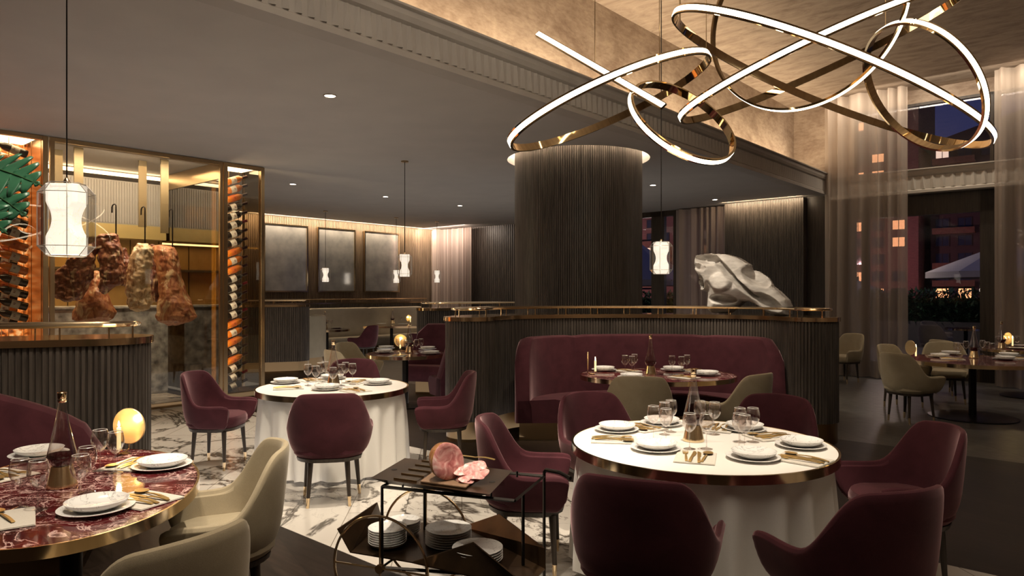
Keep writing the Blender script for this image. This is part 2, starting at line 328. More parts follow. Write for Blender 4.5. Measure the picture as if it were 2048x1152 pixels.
# column
def fluted(rx, z0, z1, n, dep, c=(0, 0)):
    o = []
    for j in range(n):
        for k, dr in ((.0, -dep), (.22, 0), (.78, 0), (1., -dep)):
            if k == 1.: continue
            a = 2*pi*(j+k)/n; o.append((c[0]+(rx+dr)*cos(a), c[1]+(rx+dr)*sin(a)))
    return MB().prism(o, z0, z1)
co = empty('fluted_column', (CC[0], CC[1], 0))
fluted(RC, .0, ZC+.27, 190, .012).build('shaft', 'flute', co, smooth=False)
MB().lathe([(RC+.012, 0), (RC+.012, .22), (RC-.01, .22)], 64, cap0=False, cap1=False).build('plinth', 'brass', co)
mb = MB().lathe([(RH-.03, ZC+.2), (RH-.002, ZC+.2), (RH-.002, ZC+.25), (RH-.03, ZC+.25), (RH-.03, ZC+.2)], 64, cap0=False, cap1=False)
mb.build('cove_light', 'colcove', co)
tag(co, 'round floor to ceiling column clad in dark fluted wood behind the burgundy booth', 'column')

# mirror wall
def flutewall(name, xy0, xy1, z0, z1, pitch, dep, m, thick=.1):
    (xa, ya), (xb, yb) = xy0, xy1; L = hypot(xb-xa, yb-ya); ux, uy = (xb-xa)/L, (yb-ya)/L; nx, ny = uy, -ux
    n = int(L/pitch); o = []
    for i in range(n):
        for k, q in ((0, 0), (.2, dep), (.8, dep)): s_ = (i+k)*L/n; o.append((xa+ux*s_+nx*q, ya+uy*s_+ny*q))
    o.append((xb, yb)); o.append((xb-nx*thick, yb-ny*thick)); o.append((xa-nx*thick, ya-ny*thick))
    return struct(MB().prism(o, z0, z1).build(name, m, rot=ROT, smooth=False))
flutewall('wall_left', (XM, 3.0), (XM, YW), 0, ZC, .05, .018, 'flutemir')
flutewall('wall_back', (XM, YW), (-9.9, YW), 0, ZC, .08, .02, 'flute')
def tq(px, X):   # room Y where the sight line through px meets plane X
    t_ = (px-1024)/F; return X*(SA*t_+CA)/(CA*t_-SA)
for i, (a, b, l) in enumerate(((526, 614, 'left'), (634, 709, 'middle'), (727, 797, 'right'))):
    y0, y1 = tq(a, XM+.05), tq(b, XM+.05); z0, z1 = 1.64, 3.40
    e = empty('wall_mirror', W(XM+.05, (y0+y1)/2, z0), ROT); w = (y1-y0)/2; h = z1-z0
    MB().box(0, .02, -w+.03, w-.03, .03, h-.03).build('mirror_glass', 'mirror', e, smooth=False)
    f = MB()
    for bx in ((-w, w, 0, .035), (-w, w, h-.035, h), (-w, -w+.035, .035, h-.035), (w-.035, w, .035, h-.035)): f.box(-.01, .05, bx[0], bx[1], bx[2], bx[3])
    f.build('frame', 'brass', e, smooth=False)
    tag(e, 'greyed mirror in a slim brass frame, %s one of three on the far wall' % l, 'mirror', 'framed mirrors on the far wall')

# window wall
gl = 'window'
def frame(name, x0, x1, z0, z1, bars=(), fw=.12, y=YW, m='darkwood'):
    e = empty(name, W(x0, y, 0), ROT); e['kind'] = 'structure'; w = x1-x0
    f = MB().box(0, w, -.06, .06, z1-fw, z1).box(0, w, -.06, .06, z0, z0+fw*.7).box(0, fw, -.06, .06, z0, z1).box(w-fw, w, -.06, .06, z0, z1)
    for b, bw in bars: f.box(b-x0-bw/2, b-x0+bw/2, -.06, .06, z0+.01, z1-.01)
    f.build('frame', m, e, smooth=False)
    MB().box(fw*.5, w-fw*.5, -.01, .0, z0+.02, z1-.02).build('pane', gl, e, smooth=False)
    return e
frame('window_1', -9.9, -8.0, 0, ZC, ((-8.55, .35),), .13)
frame('window_2', -8.0, -6.6, 0, ZC, ((-7.2, .14),), .13)
frame('window_3', XB+.02, -1.58, 0, 3.5, ((-3.9, .14),), .40, m='darkwood')
frame('window_4', -1.58, 3.0, 0, 3.5, ((.8, .14),), .14)
frame('window_5', XB+.4, -1.78, 3.95, 5.24, (), .05)
frame('window_6', -1.72, 3.0, 3.95, 5.24, (), .05)
sbox('wall_back', XU-.1, 5, YW-.05, YW+.1, 5.24, ZU, 'plaster')
sbox('wall_back', XU-.1, XB+.4, YW-.05, YW+.1, ZC+.3, 5.24, 'plaster')
sbox('wall_back', -1.80, -1.70, YW-.05, YW+.1, 3.95, 5.24, 'darkwood')
sbox('wall_back', 3.0, 5, YW-.05, YW+.1, 0, 5.24, 'plaster')
pier = flutewall('wall_back', (-6.65, 14.72), (-4.95, 14.72), 0, ZC-.02, .034, .012, 'flute', .5)
sbox('wall_back', -4.94, XB+.02, 14.9, YW+.1, 0, ZC, 'darkwood')

# curtains
def curtain(x0, x1, z0, z1, y, pitch, amp, m, label, seed, grp=None):
    rnd = random.Random(seed); mb = MB(); n = int((x1-x0)/.02); o = []; ph = 0; rows = []
    cols = []
    for i in range(n+1):
        ph += 2*pi*.02/pitch*(1+.5*sin(i*.11+seed)); cols.append((x0+(x1-x0)*i/n, ph))
    zz = [0, .02, .06, .15, .35, .6, .85, 1]
    rows = []
    for q in zz:
        sp = 1+.35*(1-q)**3; z = z0+(z1-z0)*q
        rows.append([(x, y+amp*sp*(sin(p)+.35*sin(2.3*p+q*.8))+(.05*(1-q)**6)*sin(p*.5), z) for x, p in cols])
    mb.rings(rows, False)
    o = mb.build('curtain', m, rot=ROT)
    return tag(o, label, 'curtain', grp)
curtain(XB-.02, -3.05, .01, ZU-.03, 14.6, .26, .07, 'sheer', 'tall sheer beige curtain hanging beside the dark wood pier, left of the open window', 1)
curtain(-1.70, 1.2, .01, ZU-.03, 14.55, .26, .07, 'sheer', 'tall sheer curtain at the right edge of the photo, beyond the open window', 2)
curtain(-7.98, -6.68, .01, ZC-.03, 14.95, .19, .05, 'drape', 'brown grey pleated curtain behind the carved sculpture', 3)
curtain(XM+.1, -14.6, .01, ZC-.03, 14.85, .16, .05, 'drape', 'pinkish pleated curtain in the far corner beside the mirror wall', 5)

# ------------------------------------------------------------ outside
struct(MB().box(-60, 60, YW+.3, 180, -.22, -.02).build('ground', mat('terrace_paving', (.16, .14, .13), .7), rot=ROT, smooth=False))['label'] = 'dark paved terrace outside the windows'
fac = noisy('pink_brick', (.12, .052, .05), (.18, .08, .07), 1.2, .8, (1, 1, 6)); dark = mat('dark_facade', (.03, .022, .028), .8); balc = noisy('balcony_slab', (.10, .045, .03), (.15, .06, .045), 2, .8)
fac.node_tree.nodes['Principled BSDF'].inputs['Roughness'].default_value = .9
litw = mat('lit_window', (1, .6, .3), .5, emit=(1, .42, .16), es=1.5); litp = mat('pale_lit_window', (1, .6, .3), .5, emit=(1, .7, .5), es=.7); dkw = mat('unlit_window', (.03, .035, .06), .1)
def building(X0, X1, Y, H, seed, label, m, roof):
    rnd = random.Random(seed); e = empty('apartment_building', W(X0, Y, -.2), ROT); w = X1-X0
    MB().box(0, w, 0, 14, 0, H).build('wall', m, e, smooth=False)
    n = int(w/3.3); fl = int(H/3.0); wins = []
    for i in range(n):
        for j in range(fl):
            x = .8+i*3.3; z = .9+j*3.0; wins.append((x, z, rnd.random()))
    wins = sorted(wins, key=lambda q: rnd.random())[:98]
    for k, (x, z, r_) in enumerate(wins):
        f = MB().box(x-.12, x+2.02, -.12, .02, z-.12, z+.0).box(x-.12, x+2.02, -.12, .02, z+1.6, z+1.72).box(x-.12, x, -.12, .02, z, z+1.6).box(x+1.9, x+2.02, -.12, .02, z, z+1.6).box(x+.9, x+1.0, -.1, .02, z, z+1.6).build('window', dark, e, smooth=False)
        MB().box(x, x+1.9, -.05, -.01, z, z+1.6).build('pane', litw if r_ < .24 else (litp if r_ < .32 else dkw), f, smooth=False)
    for j in range(1, fl):
        for i in range(0, n, 3):
            if rnd.random() < .5: MB().box(i*3.3+.4, i*3.3+6.6, -1.1, 0, j*3.0-.15, j*3.0+.12).box(i*3.3+.4, i*3.3+6.6, -1.1, -1.04, j*3.0+.12, j*3.0+.9).build('balcony', balc, e, smooth=False)
    if roof:
        MB().add([(-1.5, -2, H), (w+1.5, -2, H), (w*.5, -2, H+roof), (-1.5, 12, H), (w+1.5, 12, H), (w*.5, 12, H+roof)], [(0, 1, 2), (3, 5, 4), (0, 2, 5, 3), (1, 4, 5, 2), (0, 3, 4, 1)]).build('roof', dark, e, smooth=False)
    return tag(e, label, 'building')
building(-25.5, 3, 140, 27.0, 3, 'dark brick apartment block with a low pitched roof seen through the open window', mat('dark_brick', (.05, .028, .032), .9), 4.5)
building(-58, -26.8, 137, 37, 8, 'taller pink brick apartment block beside the dark one, behind the sheer curtain', fac, 0)
building(-112, -60, 134, 37.0, 12, 'pink brick apartment block seen through the far window behind the hanging lamp', fac, 0)
for k, (X, Y, p, c) in enumerate(((-40, 122, 5000, (1, .5, .48)), (-14, 124, 800, (1, .6, .4)), (-84, 120, 5000, (1, .6, .52)))): point('facade_fill', W(X, Y, 7), p, c, .6)  # unseen points added to light the facades
def hedge(X0, X1, Y, z0, z1, label, n, seed):
    rnd = random.Random(seed); mb = MB()
    for i in range(n):
        x = rnd.uniform(X0, X1); y = Y+rnd.uniform(-.5, .3); z = rnd.uniform(z0, z1); a = rnd.uniform(0, 2*pi); l = rnd.uniform(.14, .26); t_ = rnd.uniform(-.3, 1.1); w = .035
        dx, dy, dz = cos(a)*cos(t_)*l, sin(a)*cos(t_)*l, sin(t_)*l
        mb.add([(x, y, z), (x+dx*.5-w*sin(a), y+dy*.5+w*cos(a), z+dz*.5), (x+dx, y+dy, z+dz), (x+dx*.5+w*sin(a), y+dy*.5-w*cos(a), z+dz*.5)], [(0, 1, 2, 3)])
    mb.box(X0, X1, Y-.15, Y+.3, z0-.1, z1-.2)
    e = empty('planter_hedge', (0, 0, 0), ROT)
    mb.build('foliage', 'hedge', e, smooth=False)
    MB().box(X0-.1, X1+.1, Y-.55, Y+.55, -.15, z0).build('planter', mat('planter_stone', (.10, .095, .09), .8), e, smooth=False)
    return tag(e, label, 'hedge')
hedge(-7.5, 3, 24.5, .76, 1.66, 'dark green leafy hedge in a long stone planter outside the right window', 9500, 4)
hedge(-19, -9.5, 24.5, .80, 1.60, 'dark green leafy hedge outside the far window behind the column', 6000, 5)
point('terrace_fill', W(-5.2, 22.4, 2.9), 42, (1, .8, .65), .2)  # unseen point added to lighten the right hedge
point('terrace_fill', W(-13.0, 22.6, 2.9), 42, (1, .8, .65), .2)  # unseen point added to lighten the far hedge
canv = mat('parasol_canvas', (.62, .58, .54), .8)
def parasol(X, Y, Rr, zr, za, label):
    e = empty('parasol', W(X, Y, -.15), ROT+.35); n = 8
    P = [(Rr*cos(2*pi*j/n), Rr*sin(2*pi*j/n), zr+.15) for j in range(n)]
    mb = MB(); mb.add(P+[(0, 0, za+.15)]+[(x, y, z-.16) for x, y, z in P], [(j, (j+1) % n, 8) for j in range(n)]+[(j, 9+j, 9+(j+1) % n, (j+1) % n) for j in range(n)])
    mb.build('canopy', canv, e, smooth=False)
    MB().lathe([(.03, .05), (.03, za+.25), (.0, za+.32)], 10).build('pole', 'blacksteel', e)
    MB().lathe([(.35, 0), (.35, .06), (.06, .1)], 16).build('base', 'blacksteel', e)
    r_ = MB()
    for j in range(n): r_.tube([(P[j][0], P[j][1], P[j][2]-.02), (0, 0, za+.12)], .012, 5)
    r_.build('ribs', 'blacksteel', e)
    return tag(e, label, 'parasol', 'white terrace parasols')
def rm(r, d): return (CA*r-SA*d, SA*r+CA*d)
X, Y = rm((2010-1024)/F*18.6, 18.6); parasol(X, Y, 1.85, 2.18, 2.95, 'white parasol seen behind the dark frame of the right window')
X, Y = rm((1272-1024)/F*20.5, 20.5); parasol(X, Y, 1.7, 1.98, 3.15, 'white parasol seen through the far window beside the column')
X, Y = rm((1716-1024)/F*24, 24); parasol(X, Y, .95, 1.62, 2.05, 'small white parasol low behind the tall sheer curtain')
# ------------------------------------------------------------ fluted booth walls
def smoothpath(P, n=12):
    o = []
    for i in range(len(P)-1):
        p0 = P[max(i-1, 0)]; p1 = P[i]; p2 = P[i+1]; p3 = P[min(i+2, len(P)-1)]
        for k in range(n):
            t = k/n; o.append(tuple(.5*((2*b)+(-a+c)*t+(2*a-5*b+4*c-d)*t*t+(-a+3*b-3*c+d)*t**3) for a, b, c, d in zip(p0, p1, p2, p3)))
    o.append(tuple(P[-1])); return o
def capsule(P, rho, na=14):
    def nrm(i):
        a = P[max(i-1, 0)]; b = P[min(i+1, len(P)-1)]; L = hypot(b[0]-a[0], b[1]-a[1]); return ((b[1]-a[1])/L, -(b[0]-a[0])/L)
    o = []; N = [nrm(i) for i in range(len(P))]
    for p, n in zip(P, N): o.append((p[0]+n[0]*rho, p[1]+n[1]*rho))
    a0 = atan2(N[-1][1], N[-1][0])
    for k in range(1, na): a = a0+pi*k/na; o.append((P[-1][0]+rho*cos(a), P[-1][1]+rho*sin(a)))
    for p, n in reversed(list(zip(P, N))): o.append((p[0]-n[0]*rho, p[1]-n[1]*rho))
    a0 = atan2(-N[0][1], -N[0][0])
    for k in range(1, na): a = a0+pi*k/na; o.append((P[0][0]+rho*cos(a), P[0][1]+rho*sin(a)))
    return o
def resample(o, step):
    o = o+[o[0]]; L = [0]
    for a, b in zip(o, o[1:]): L.append(L[-1]+hypot(b[0]-a[0], b[1]-a[1]))
    n = max(8, int(L[-1]/step)); r = []; j = 0
    for i in range(n):
        s_ = L[-1]*i/n
        while L[j+1] < s_: j += 1
        t = (s_-L[j])/max(1e-9, L[j+1]-L[j]); r.append((o[j][0]+(o[j+1][0]-o[j][0])*t, o[j][1]+(o[j+1][1]-o[j][1])*t))
    return r
def flutes(o, pitch, dep):
    q = resample(o, pitch/4); q = q[:len(q)//4*4]; n = len(q); r = []
    for i, p in enumerate(q):
        a, b = q[i-1], q[(i+1) % n]; L = hypot(b[0]-a[0], b[1]-a[1]) or 1; nx, ny = (b[1]-a[1])/L, -(b[0]-a[0])/L
        d = -dep if i % 4 == 0 else 0; r.append((p[0]+nx*d, p[1]+ny*d))
    return r
def area2(o): return sum(a[0]*b[1]-b[0]*a[1] for a, b in zip(o, o[1:]+o[:1]))
def booth_wall(P, rho, zt, label, pitch=.036, rail=True):
    P = smoothpath(P) if len(P) > 2 else P
    e = empty('booth_wall', (P[0][0], P[0][1], 0)); ox, oy = P[0]
    P = [(x-ox, y-oy) for x, y in P]
    def cap(rr):
        o = capsule(P, rr); return o if area2(o) > 0 else o[::-1]
    MB().prism(flutes(cap(rho), pitch, .014), .22, zt-.045).build('fluted_panel', 'flute', e, smooth=False)
    MB().prism(resample(cap(rho-.012), .05), 0, .22).build('plinth', 'brassdark', e)
    MB().prism(resample(cap(rho+.018), .05), zt-.045, zt).build('ledge', 'brass', e)
    if rail:
        rl = resample(cap(rho-.075), .06); MB().tube([(x, y, zt+.085) for x, y in rl], .014, 8, True).build('rail', 'brass', e)
        ps = resample(cap(rho-.075), .42); mb = MB()
        for x, y in ps: mb.lathe([(.006, zt), (.006, zt+.085)], 6, (x, y, 0), False, False)
        mb.build('rail_posts', 'brass', e)
    return tag(e, label, 'partition')
ea = lambda cx_, cy_, a, b, A: (cx_+a*cos(R(A)), cy_+b*sin(R(A)))
U = [(-.48, 7.86)]+[ea(1.42, 7.78, 1.90, 1.22, A) for A in (165, 145, 120, 95, 70, 45, 20)]+[(3.32, 7.74)]
booth_wall(U, .27, 1.36, 'curved fluted dark wood booth wall with brass rail wrapping the burgundy banquette')
booth_wall([(-2.83, 4.86), (-4.7, 4.08)], .29, 1.325, 'fluted wood partition with brass rail behind the left marble table')
booth_wall([(-1.40, 12.3), (.4, 13.6)], .27, 1.36, 'fluted partition with brass rail in front of the far pink curtain, left of the column')
booth_wall([(-4.50, 14.55), (-7.2, 13.6)], .28, 1.38, 'fluted partition with a rounded end beside the right hand bottle tower')
# mirror wall ledge
P0, P1 = rm(0, 0), None
e = empty('mirror_ledge', W(XM+.25, 6.2, 0), ROT)
fl = []
for i in range(150):
    for k, q in ((0, 0), (.2, .014), (.8, .014)): fl.append((.25+q, (i+k)*8.2/150))
MB().prism(fl+[(.264, 8.2), (-.22, 8.2), (-.22, 0)], 0, 1.32).build('fluted_panel', 'flute', e, smooth=False)
MB().box(-.22, .29, -.02, 8.22, 1.32, 1.36).build('ledge', 'brass', e, smooth=False)
mb = MB().tube([(.2, 0, 1.45), (.2, 8.18, 1.45)], .014); mb.build('rail', 'brass', e)
mb = MB()
for i in range(17): mb.lathe([(.007, 1.36), (.007, 1.45)], 6, (.2, .08+i*.5, 0), False, False)
mb.build('rail_posts', 'brass', e)
tag(e, 'long low fluted ledge with a brass rail under the three mirrors', 'ledge')

# ------------------------------------------------------------ banquettes
def banquette(name, path, hts, mback, label, base='brassdark', seatw=.52, th=.17, sw=0, nsec=1, skirt=None):
    """path: back line points (outer face), seat grows to the left of travel; hts: top height along 0..1"""
    ox, oy = path[0]; P = [(x-ox, y-oy) for x, y in path]; n = len(P); e = empty(name, (ox, oy, 0))
    N = []
    for i in range(n):
        a = P[max(i-1, 0)]; b = P[min(i+1, n-1)]; L = hypot(b[0]-a[0], b[1]-a[1]); N.append((-(b[1]-a[1])/L, (b[0]-a[0])/L))
    def sec(i, prof): return [(P[i][0]+N[i][0]*u, P[i][1]+N[i][1]*u, z) for u, z in prof]
    bounds = [round(k*(n-1)/nsec) for k in range(nsec+1)]
    for k in range(nsec):
        rs = []
        for i in range(bounds[k], bounds[k+1]+1):
            h = hts(i/(n-1)); s_ = 0
            edge = min(i-bounds[k], bounds[k+1]-i); h -= .0 if edge else .012
            ins = 0 if edge else .012
            rs.append(sec(i, [(ins, .2), (ins, h-.05), (.02+ins, h-.015), (.06, h), (th-.05, h), (th-.012, h-.02), (th-ins, h-.06), (th+.02-ins, .40), (th+.02, .2)]))
        MB().rings(rs).build('backrest', mback, e)
    rs = []
    for i in range(n):
        q = min(i, n-1-i); r_ = [.10, .04, .012, 0][min(q, 3)]
        rs.append(sec(i, [(.03, .2), (.03, .44), (seatw-.08-r_, .46), (seatw-.03-r_, .45), (seatw-r_, .41), (seatw+.005-r_, .36), (seatw-.03-r_, .24), (seatw-.06-r_, .2)]))
    MB().rings(rs).build('seat', mback, e)
    MB().rings([sec(i, [(.05, 0), (.05, .2), (seatw-.10, .2), (seatw-.10, 0)]) for i in range(1, n-1)]).build('plinth', base, e)
    return tag(e, label, 'sofa')
hU = lambda t: .62+.50*min(1, (sin(pi*max(0., min(1., t)))*3.2))**.5 if 0 < t < 1 else .5
arc = [ea(1.52, 7.72, 1.49, .99, A) for A in [184-6.1*i for i in range(32)]]
arc = arc[::-1]
banquette('curved_banquette', arc, hU, 'burg', 'large curved burgundy velvet banquette inside the booth wall, behind the oval marble table', nsec=3, seatw=.62)
d0 = (-.9231, -.3846)
pth = [(-2.60+d0[0]*.1*i, 4.48+d0[1]*.1*i) for i in range(22)]
hS = lambda t: .66+.44*min(1, (t*2.6+.0))**.5
banquette('banquette', pth, hS, 'burg', 'burgundy velvet banquette with a rounded end behind the left foreground table', seatw=.5)
arc5 = [ea(-1.55, 10.55, 1.25, 1.15, A) for A in [-62+8*i for i in range(21)]]
banquette('curved_banquette', arc5, hU, 'burg', 'dark burgundy banquette curving round the small round table left of the booth wall', seatw=.55)
X0, Y0 = XM+.52, 6.4
pth = [W(X0, Y0+.12*i)[:2] for i in range(64)][::-1]
banquette('wall_bench', pth, lambda t: 1.22, 'creamleather', 'long cream upholstered bench under the mirrors', nsec=4, seatw=.75, th=.2)
arc6 = [(-4.93+.72*cos(R(A)), 15.75+.75*sin(R(A))) for A in [-80+8*i for i in range(20)]]
banquette('curved_banquette', arc6, hU, 'creamleather', 'cream grey rounded sofa end showing past the rounded partition', seatw=.5)

# ------------------------------------------------------------ chairs
def make_chair(kind, fabric, shade):
    e = empty('armchair'); n = 15
    st = []                                       # stations along the rim: (x, y, top height, backness)
    rx, ry, yf = .33, .30, .26
    prm = [(-1, yf), (-1, yf-.035), (-1, .14), (-1, .04)]
    for y in (yf, yf-.03, yf-.09, .10, .02): st.append((-rx*(1-.04*y/yf), y))
    for k in range(1, 24): a = pi*k/24; st.append((-rx*cos(a)*1.0, -ry*abs(sin(a))**.9))
    for y in (.02, .10, yf-.09, yf-.03, yf): st.append((rx*(1-.04*y/yf), y))
    rs = []; N_ = len(st)
    for i, (x, y) in enumerate(st):
        a = abs(i-(N_-1)/2)/((N_-1)/2)            # 0 at the back, 1 at the arm front
        if a < .30: h = .885-.012*(a/.30)**2
        else:
            t_ = min(1, (a-.30)/.42); t_ = t_*t_*(3-2*t_); h = .873-.272*t_
        bk = max(0, 1-a/.62)
        en = min(i, N_-1-i); h += (-.022, -.002, .004)[en] if en < 3 else 0
        ft = 1.0+.10*bk; th = .042*((.45, .85)[en] if en < 2 else 1)
        L = hypot(x, y) or 1; ux, uy = x/L, y/L
        if a > .7: ux, uy = (-1 if x < 0 else 1), 0
        def P(f, z, ins=0.): return (x*f-ux*ins, y*f-uy*ins, z)
        fy = 1 if a < .75 else 1-.0*(a-.75)
        zb = .375
        rs.append([P(.70, zb), P(.80, zb+.012), P(.91, zb+.07), P(.975, zb+.15), P(1.0+.05*bk, (zb+.15+h)/2+.02), P(ft, h-.025), P(ft, h-.006, .008), P(ft, h, th*.5), P(ft, h-.006, th-.006), P(ft, h-.03, th), P(1.0+.05*bk, (zb+.15+h)/2+.02, th+.012), P(.975, zb+.15, th+.015), P(.90, zb+.06, th+.02), P(.72, zb+.01, th)])
    MB().rings(rs).build('backrest', fabric, e, sub=1)
    o = [(.262*max(-1, min(1, cos(2*pi*j/28)*1.12)), (.235 if sin(2*pi*j/28) > 0 else .25)*max(-1, min(1, sin(2*pi*j/28)*1.08))) for j in range(28)]
    MB().rings([[(x*f, y*f, z) for x, y in o] for f, z in ((.9, .378), (1., .41), (1., .455), (.96, .478), (.85, .488), (.4, .492))]).build('seat', fabric, e)
    MB().rings([[(x*f, y*f, z) for x, y in o] for f, z in ((.80, .345), (.90, .35), (.93, .378), (.6, .379))]).build('seat_frame', 'darkwood', e)
    for sx in (-1, 1):
        for x, y, lean in ((.135, -.155, .02), (.185, .15, .03)):
            x *= sx; tx, ty = x+lean*sx, y*1.10
            l = MB().rings([[(cx_+r*cos(2*pi*j/10), cy_+r*sin(2*pi*j/10), z) for j in range(10)] for cx_, cy_, r, z in ((tx-(tx-x)*.2, ty, .0135, .075), (x, y, .022, .352))]).build('leg', 'darkwood', e)
            MB().rings([[(cx_+r*cos(2*pi*j/10), cy_+r*sin(2*pi*j/10), z) for j in range(10)] for cx_, cy_, r, z in ((tx, ty, .0115, 0), (tx-(tx-x)*.2, ty, .0145, .078))]).build('ferrule', 'brass', l)
    reg(e); PROTO[kind] = [e, True]
make_chair('burg', 'burg', 1); make_chair('cream', 'cream', 1)
def chair(kind, r, d, face, label, grp):
    fx, fy = face; a = atan2(fy-d, fx-r)-pi/2
    return place(kind, (r, d, 0), a, label, 'chair', grp)
B_ = 'burgundy velvet armchairs'; K_ = 'cream armchairs'
for r, d, f, l in ((.59, 3.10, (1.02, 4.1), 'burgundy armchair seen from behind at the front left of the large white table'),
                   (1.43, 2.94, (1.05, 4.0), 'burgundy armchair in the right foreground, back to the camera, before the white table'),
                   (2.20, 3.98, (1.1, 4.02), 'burgundy armchair at the right side of the large white table, turned towards it'),
                   (1.80, 4.93, (1.25, 4.2), 'burgundy armchair behind the large white table on its right'),
                   (.66, 5.03, (1.0, 4.2), 'burgundy armchair behind the large white table on its left'),
                   (.10, 4.22, (1.1, 4.12), 'burgundy armchair between the serving trolley and the large white table')):
    chair('burg', r, d, f, l, B_)
for r, d, f, l in ((-1.42, 5.48, (-1.6, 6.5), 'burgundy armchair seen from behind in front of the left white clothed table'),
                   (-2.78, 6.62, T1, 'burgundy armchair on the left side of the left white clothed table, near the bottle tower'),
                   (-.66, 6.64, T1, 'burgundy armchair right of the left white clothed table, next to the booth wall'),
                   (-1.76, 7.66, T1, 'burgundy armchair behind the left white clothed table, half hidden by its glasses')):
    chair('burg', r, d, f, l, B_)
chair('burg', -3.42, 16.2, (-4.4, 16.6), 'dark burgundy armchair at the far round table in front of the cream bench', B_)
chair('burg', -2.25, 17.9, (-3.2, 18.3), 'burgundy armchair almost hidden beside the far rectangular table', B_)
for r, d, f, l in ((-1.42, 3.40, (-2.2, 3.05), 'cream armchair at the right of the left marble table, nearer the white table'),
                   (-1.22, 2.32, (-2.0, 2.8), 'cream armchair in the left foreground cut by the bottom of the photo'),
                   (1.18, 6.55, (1.3, 7.5), 'cream armchair seen from behind at the oval booth table'),
                   (2.16, 6.72, (1.6, 7.4), 'cream armchair at the right end of the oval booth table, turned to the left'),
                   (-2.18, 9.35, (-1.5, 9.9), 'cream armchair at the small dark round table, nearer of its pair'),
                   (-2.30, 10.45, (-1.5, 10.1), 'cream armchair at the small dark round table, farther of its pair'),
                   (5.02, 8.85, (6.0, 9.2), 'cream armchair in side view at the left of the right hand marble table'),
                   (5.55, 9.95, (6.0, 9.2), 'cream armchair behind the right hand marble table, next to its candle'),
                   (6.45, 10.4, (6.0, 9.3), 'cream armchair behind the right hand marble table, in front of its farther neighbour table'),
                   (6.9, 8.45, (6.1, 9.1), 'cream armchair cut by the right edge of the photo'),
                   (7.05, 11.2, (8.2, 11.5), 'cream armchair at the farther of the two right hand marble tables'),
                   (6.05, 12.75, (5.2, 12.4), 'lone cream armchair standing in front of the tall sheer curtain')):
    chair('cream', r, d, f, l, K_)
chair('cream', 9.95, 16.5, (11.2, 17.4), 'shaded armchair on the terrace outside, nearer of two behind the right hand tables', K_)
chair('cream', 11.0, 18.2, (11.2, 17.4), 'shaded armchair on the terrace outside, farther of two', K_)

# ------------------------------------------------------------ tables
def ell(a, b, ang, n=72, f=1., add=0.):
    c, s_ = cos(ang), sin(ang); return [(((a+add)*cos(2*pi*j/n))*c-((b+add)*sin(2*pi*j/n))*s_, ((a+add)*cos(2*pi*j/n))*s_+((b+add)*sin(2*pi*j/n))*c) for j in range(n)]
def pedestal_table(c, a, b, ang, label, top='rosso', rim=.045, name='pedestal_table', zt=.75, pr=.045, grp=None):
    e = empty(name, (c[0], c[1], 0))
    MB().prism(ell(a, b, ang, add=-.010), zt-.03, zt).build('tabletop', top, e)
    o1, o0 = ell(a, b, ang), ell(a, b, ang, add=-.010)
    MB().rings([[(x, y, zt-rim) for x, y in o0], [(x, y, zt-rim) for x, y in o1], [(x, y, zt+.0015) for x, y in o1], [(x, y, zt+.0015) for x, y in o0], [(x, y, zt-.031) for x, y in o0]], True, True, False).build('rim', 'brass', e)
    MB().lathe([(pr, .03), (pr, zt-rim)], 20).build('pole', 'blacksteel', e)
    bs = min(a, b)*.62
    MB().lathe([(bs, 0), (bs, .012), (bs*.9, .022), (pr+.02, .03)], 40).build('base', 'blacksteel', e)
    return tag(e, label, 'table', grp)
A3 = 2.007
pedestal_table(T3, .82, .53, A3, 'oval red veined marble table with a brass rim in the left foreground')
pedestal_table(T4, .83, .63, 0, 'oval red marble table with a brass rim in front of the burgundy banquette')
pedestal_table(T5, .56, .56, 0, 'small dark round table with a glowing disc candle, left of the booth wall')
pedestal_table(T6, .55, .55, 0, 'far small round table beside the rounded partition')
pedestal_table(T8, .82, .82, 0, 'round red marble table with a brass rim among the cream armchairs on the right')
pedestal_table(T9, .70, .70, 0, 'farther round marble table at the right edge of the photo')
pedestal_table((11.15, 17.2), .45, .45, 0, 'small round table on the dark terrace outside the window')
e = empty('rectangular_table', (T7[0], T7[1], 0), .06)
MB().box(-.68, .68, -.38, .38, .72, .75).build('tabletop', 'rosso', e, smooth=False)
f = MB().box(-.69, .69, -.39, -.38, .70, .752).box(-.69, .69, .38, .39, .70, .752).box(-.69, -.68, -.38, .38, .70, .752).box(.68, .69, -.38, .38, .70, .752); f.build('rim', 'brass', e, smooth=False)
MB().lathe([(.04, .02), (.04, .72)], 16).build('pole', 'blacksteel', e); MB().lathe([(.3, 0), (.3, .015), (.05, .02)], 30).build('base', 'blacksteel', e)
tag(e, 'far rectangular marble table in front of the cream bench', 'table')
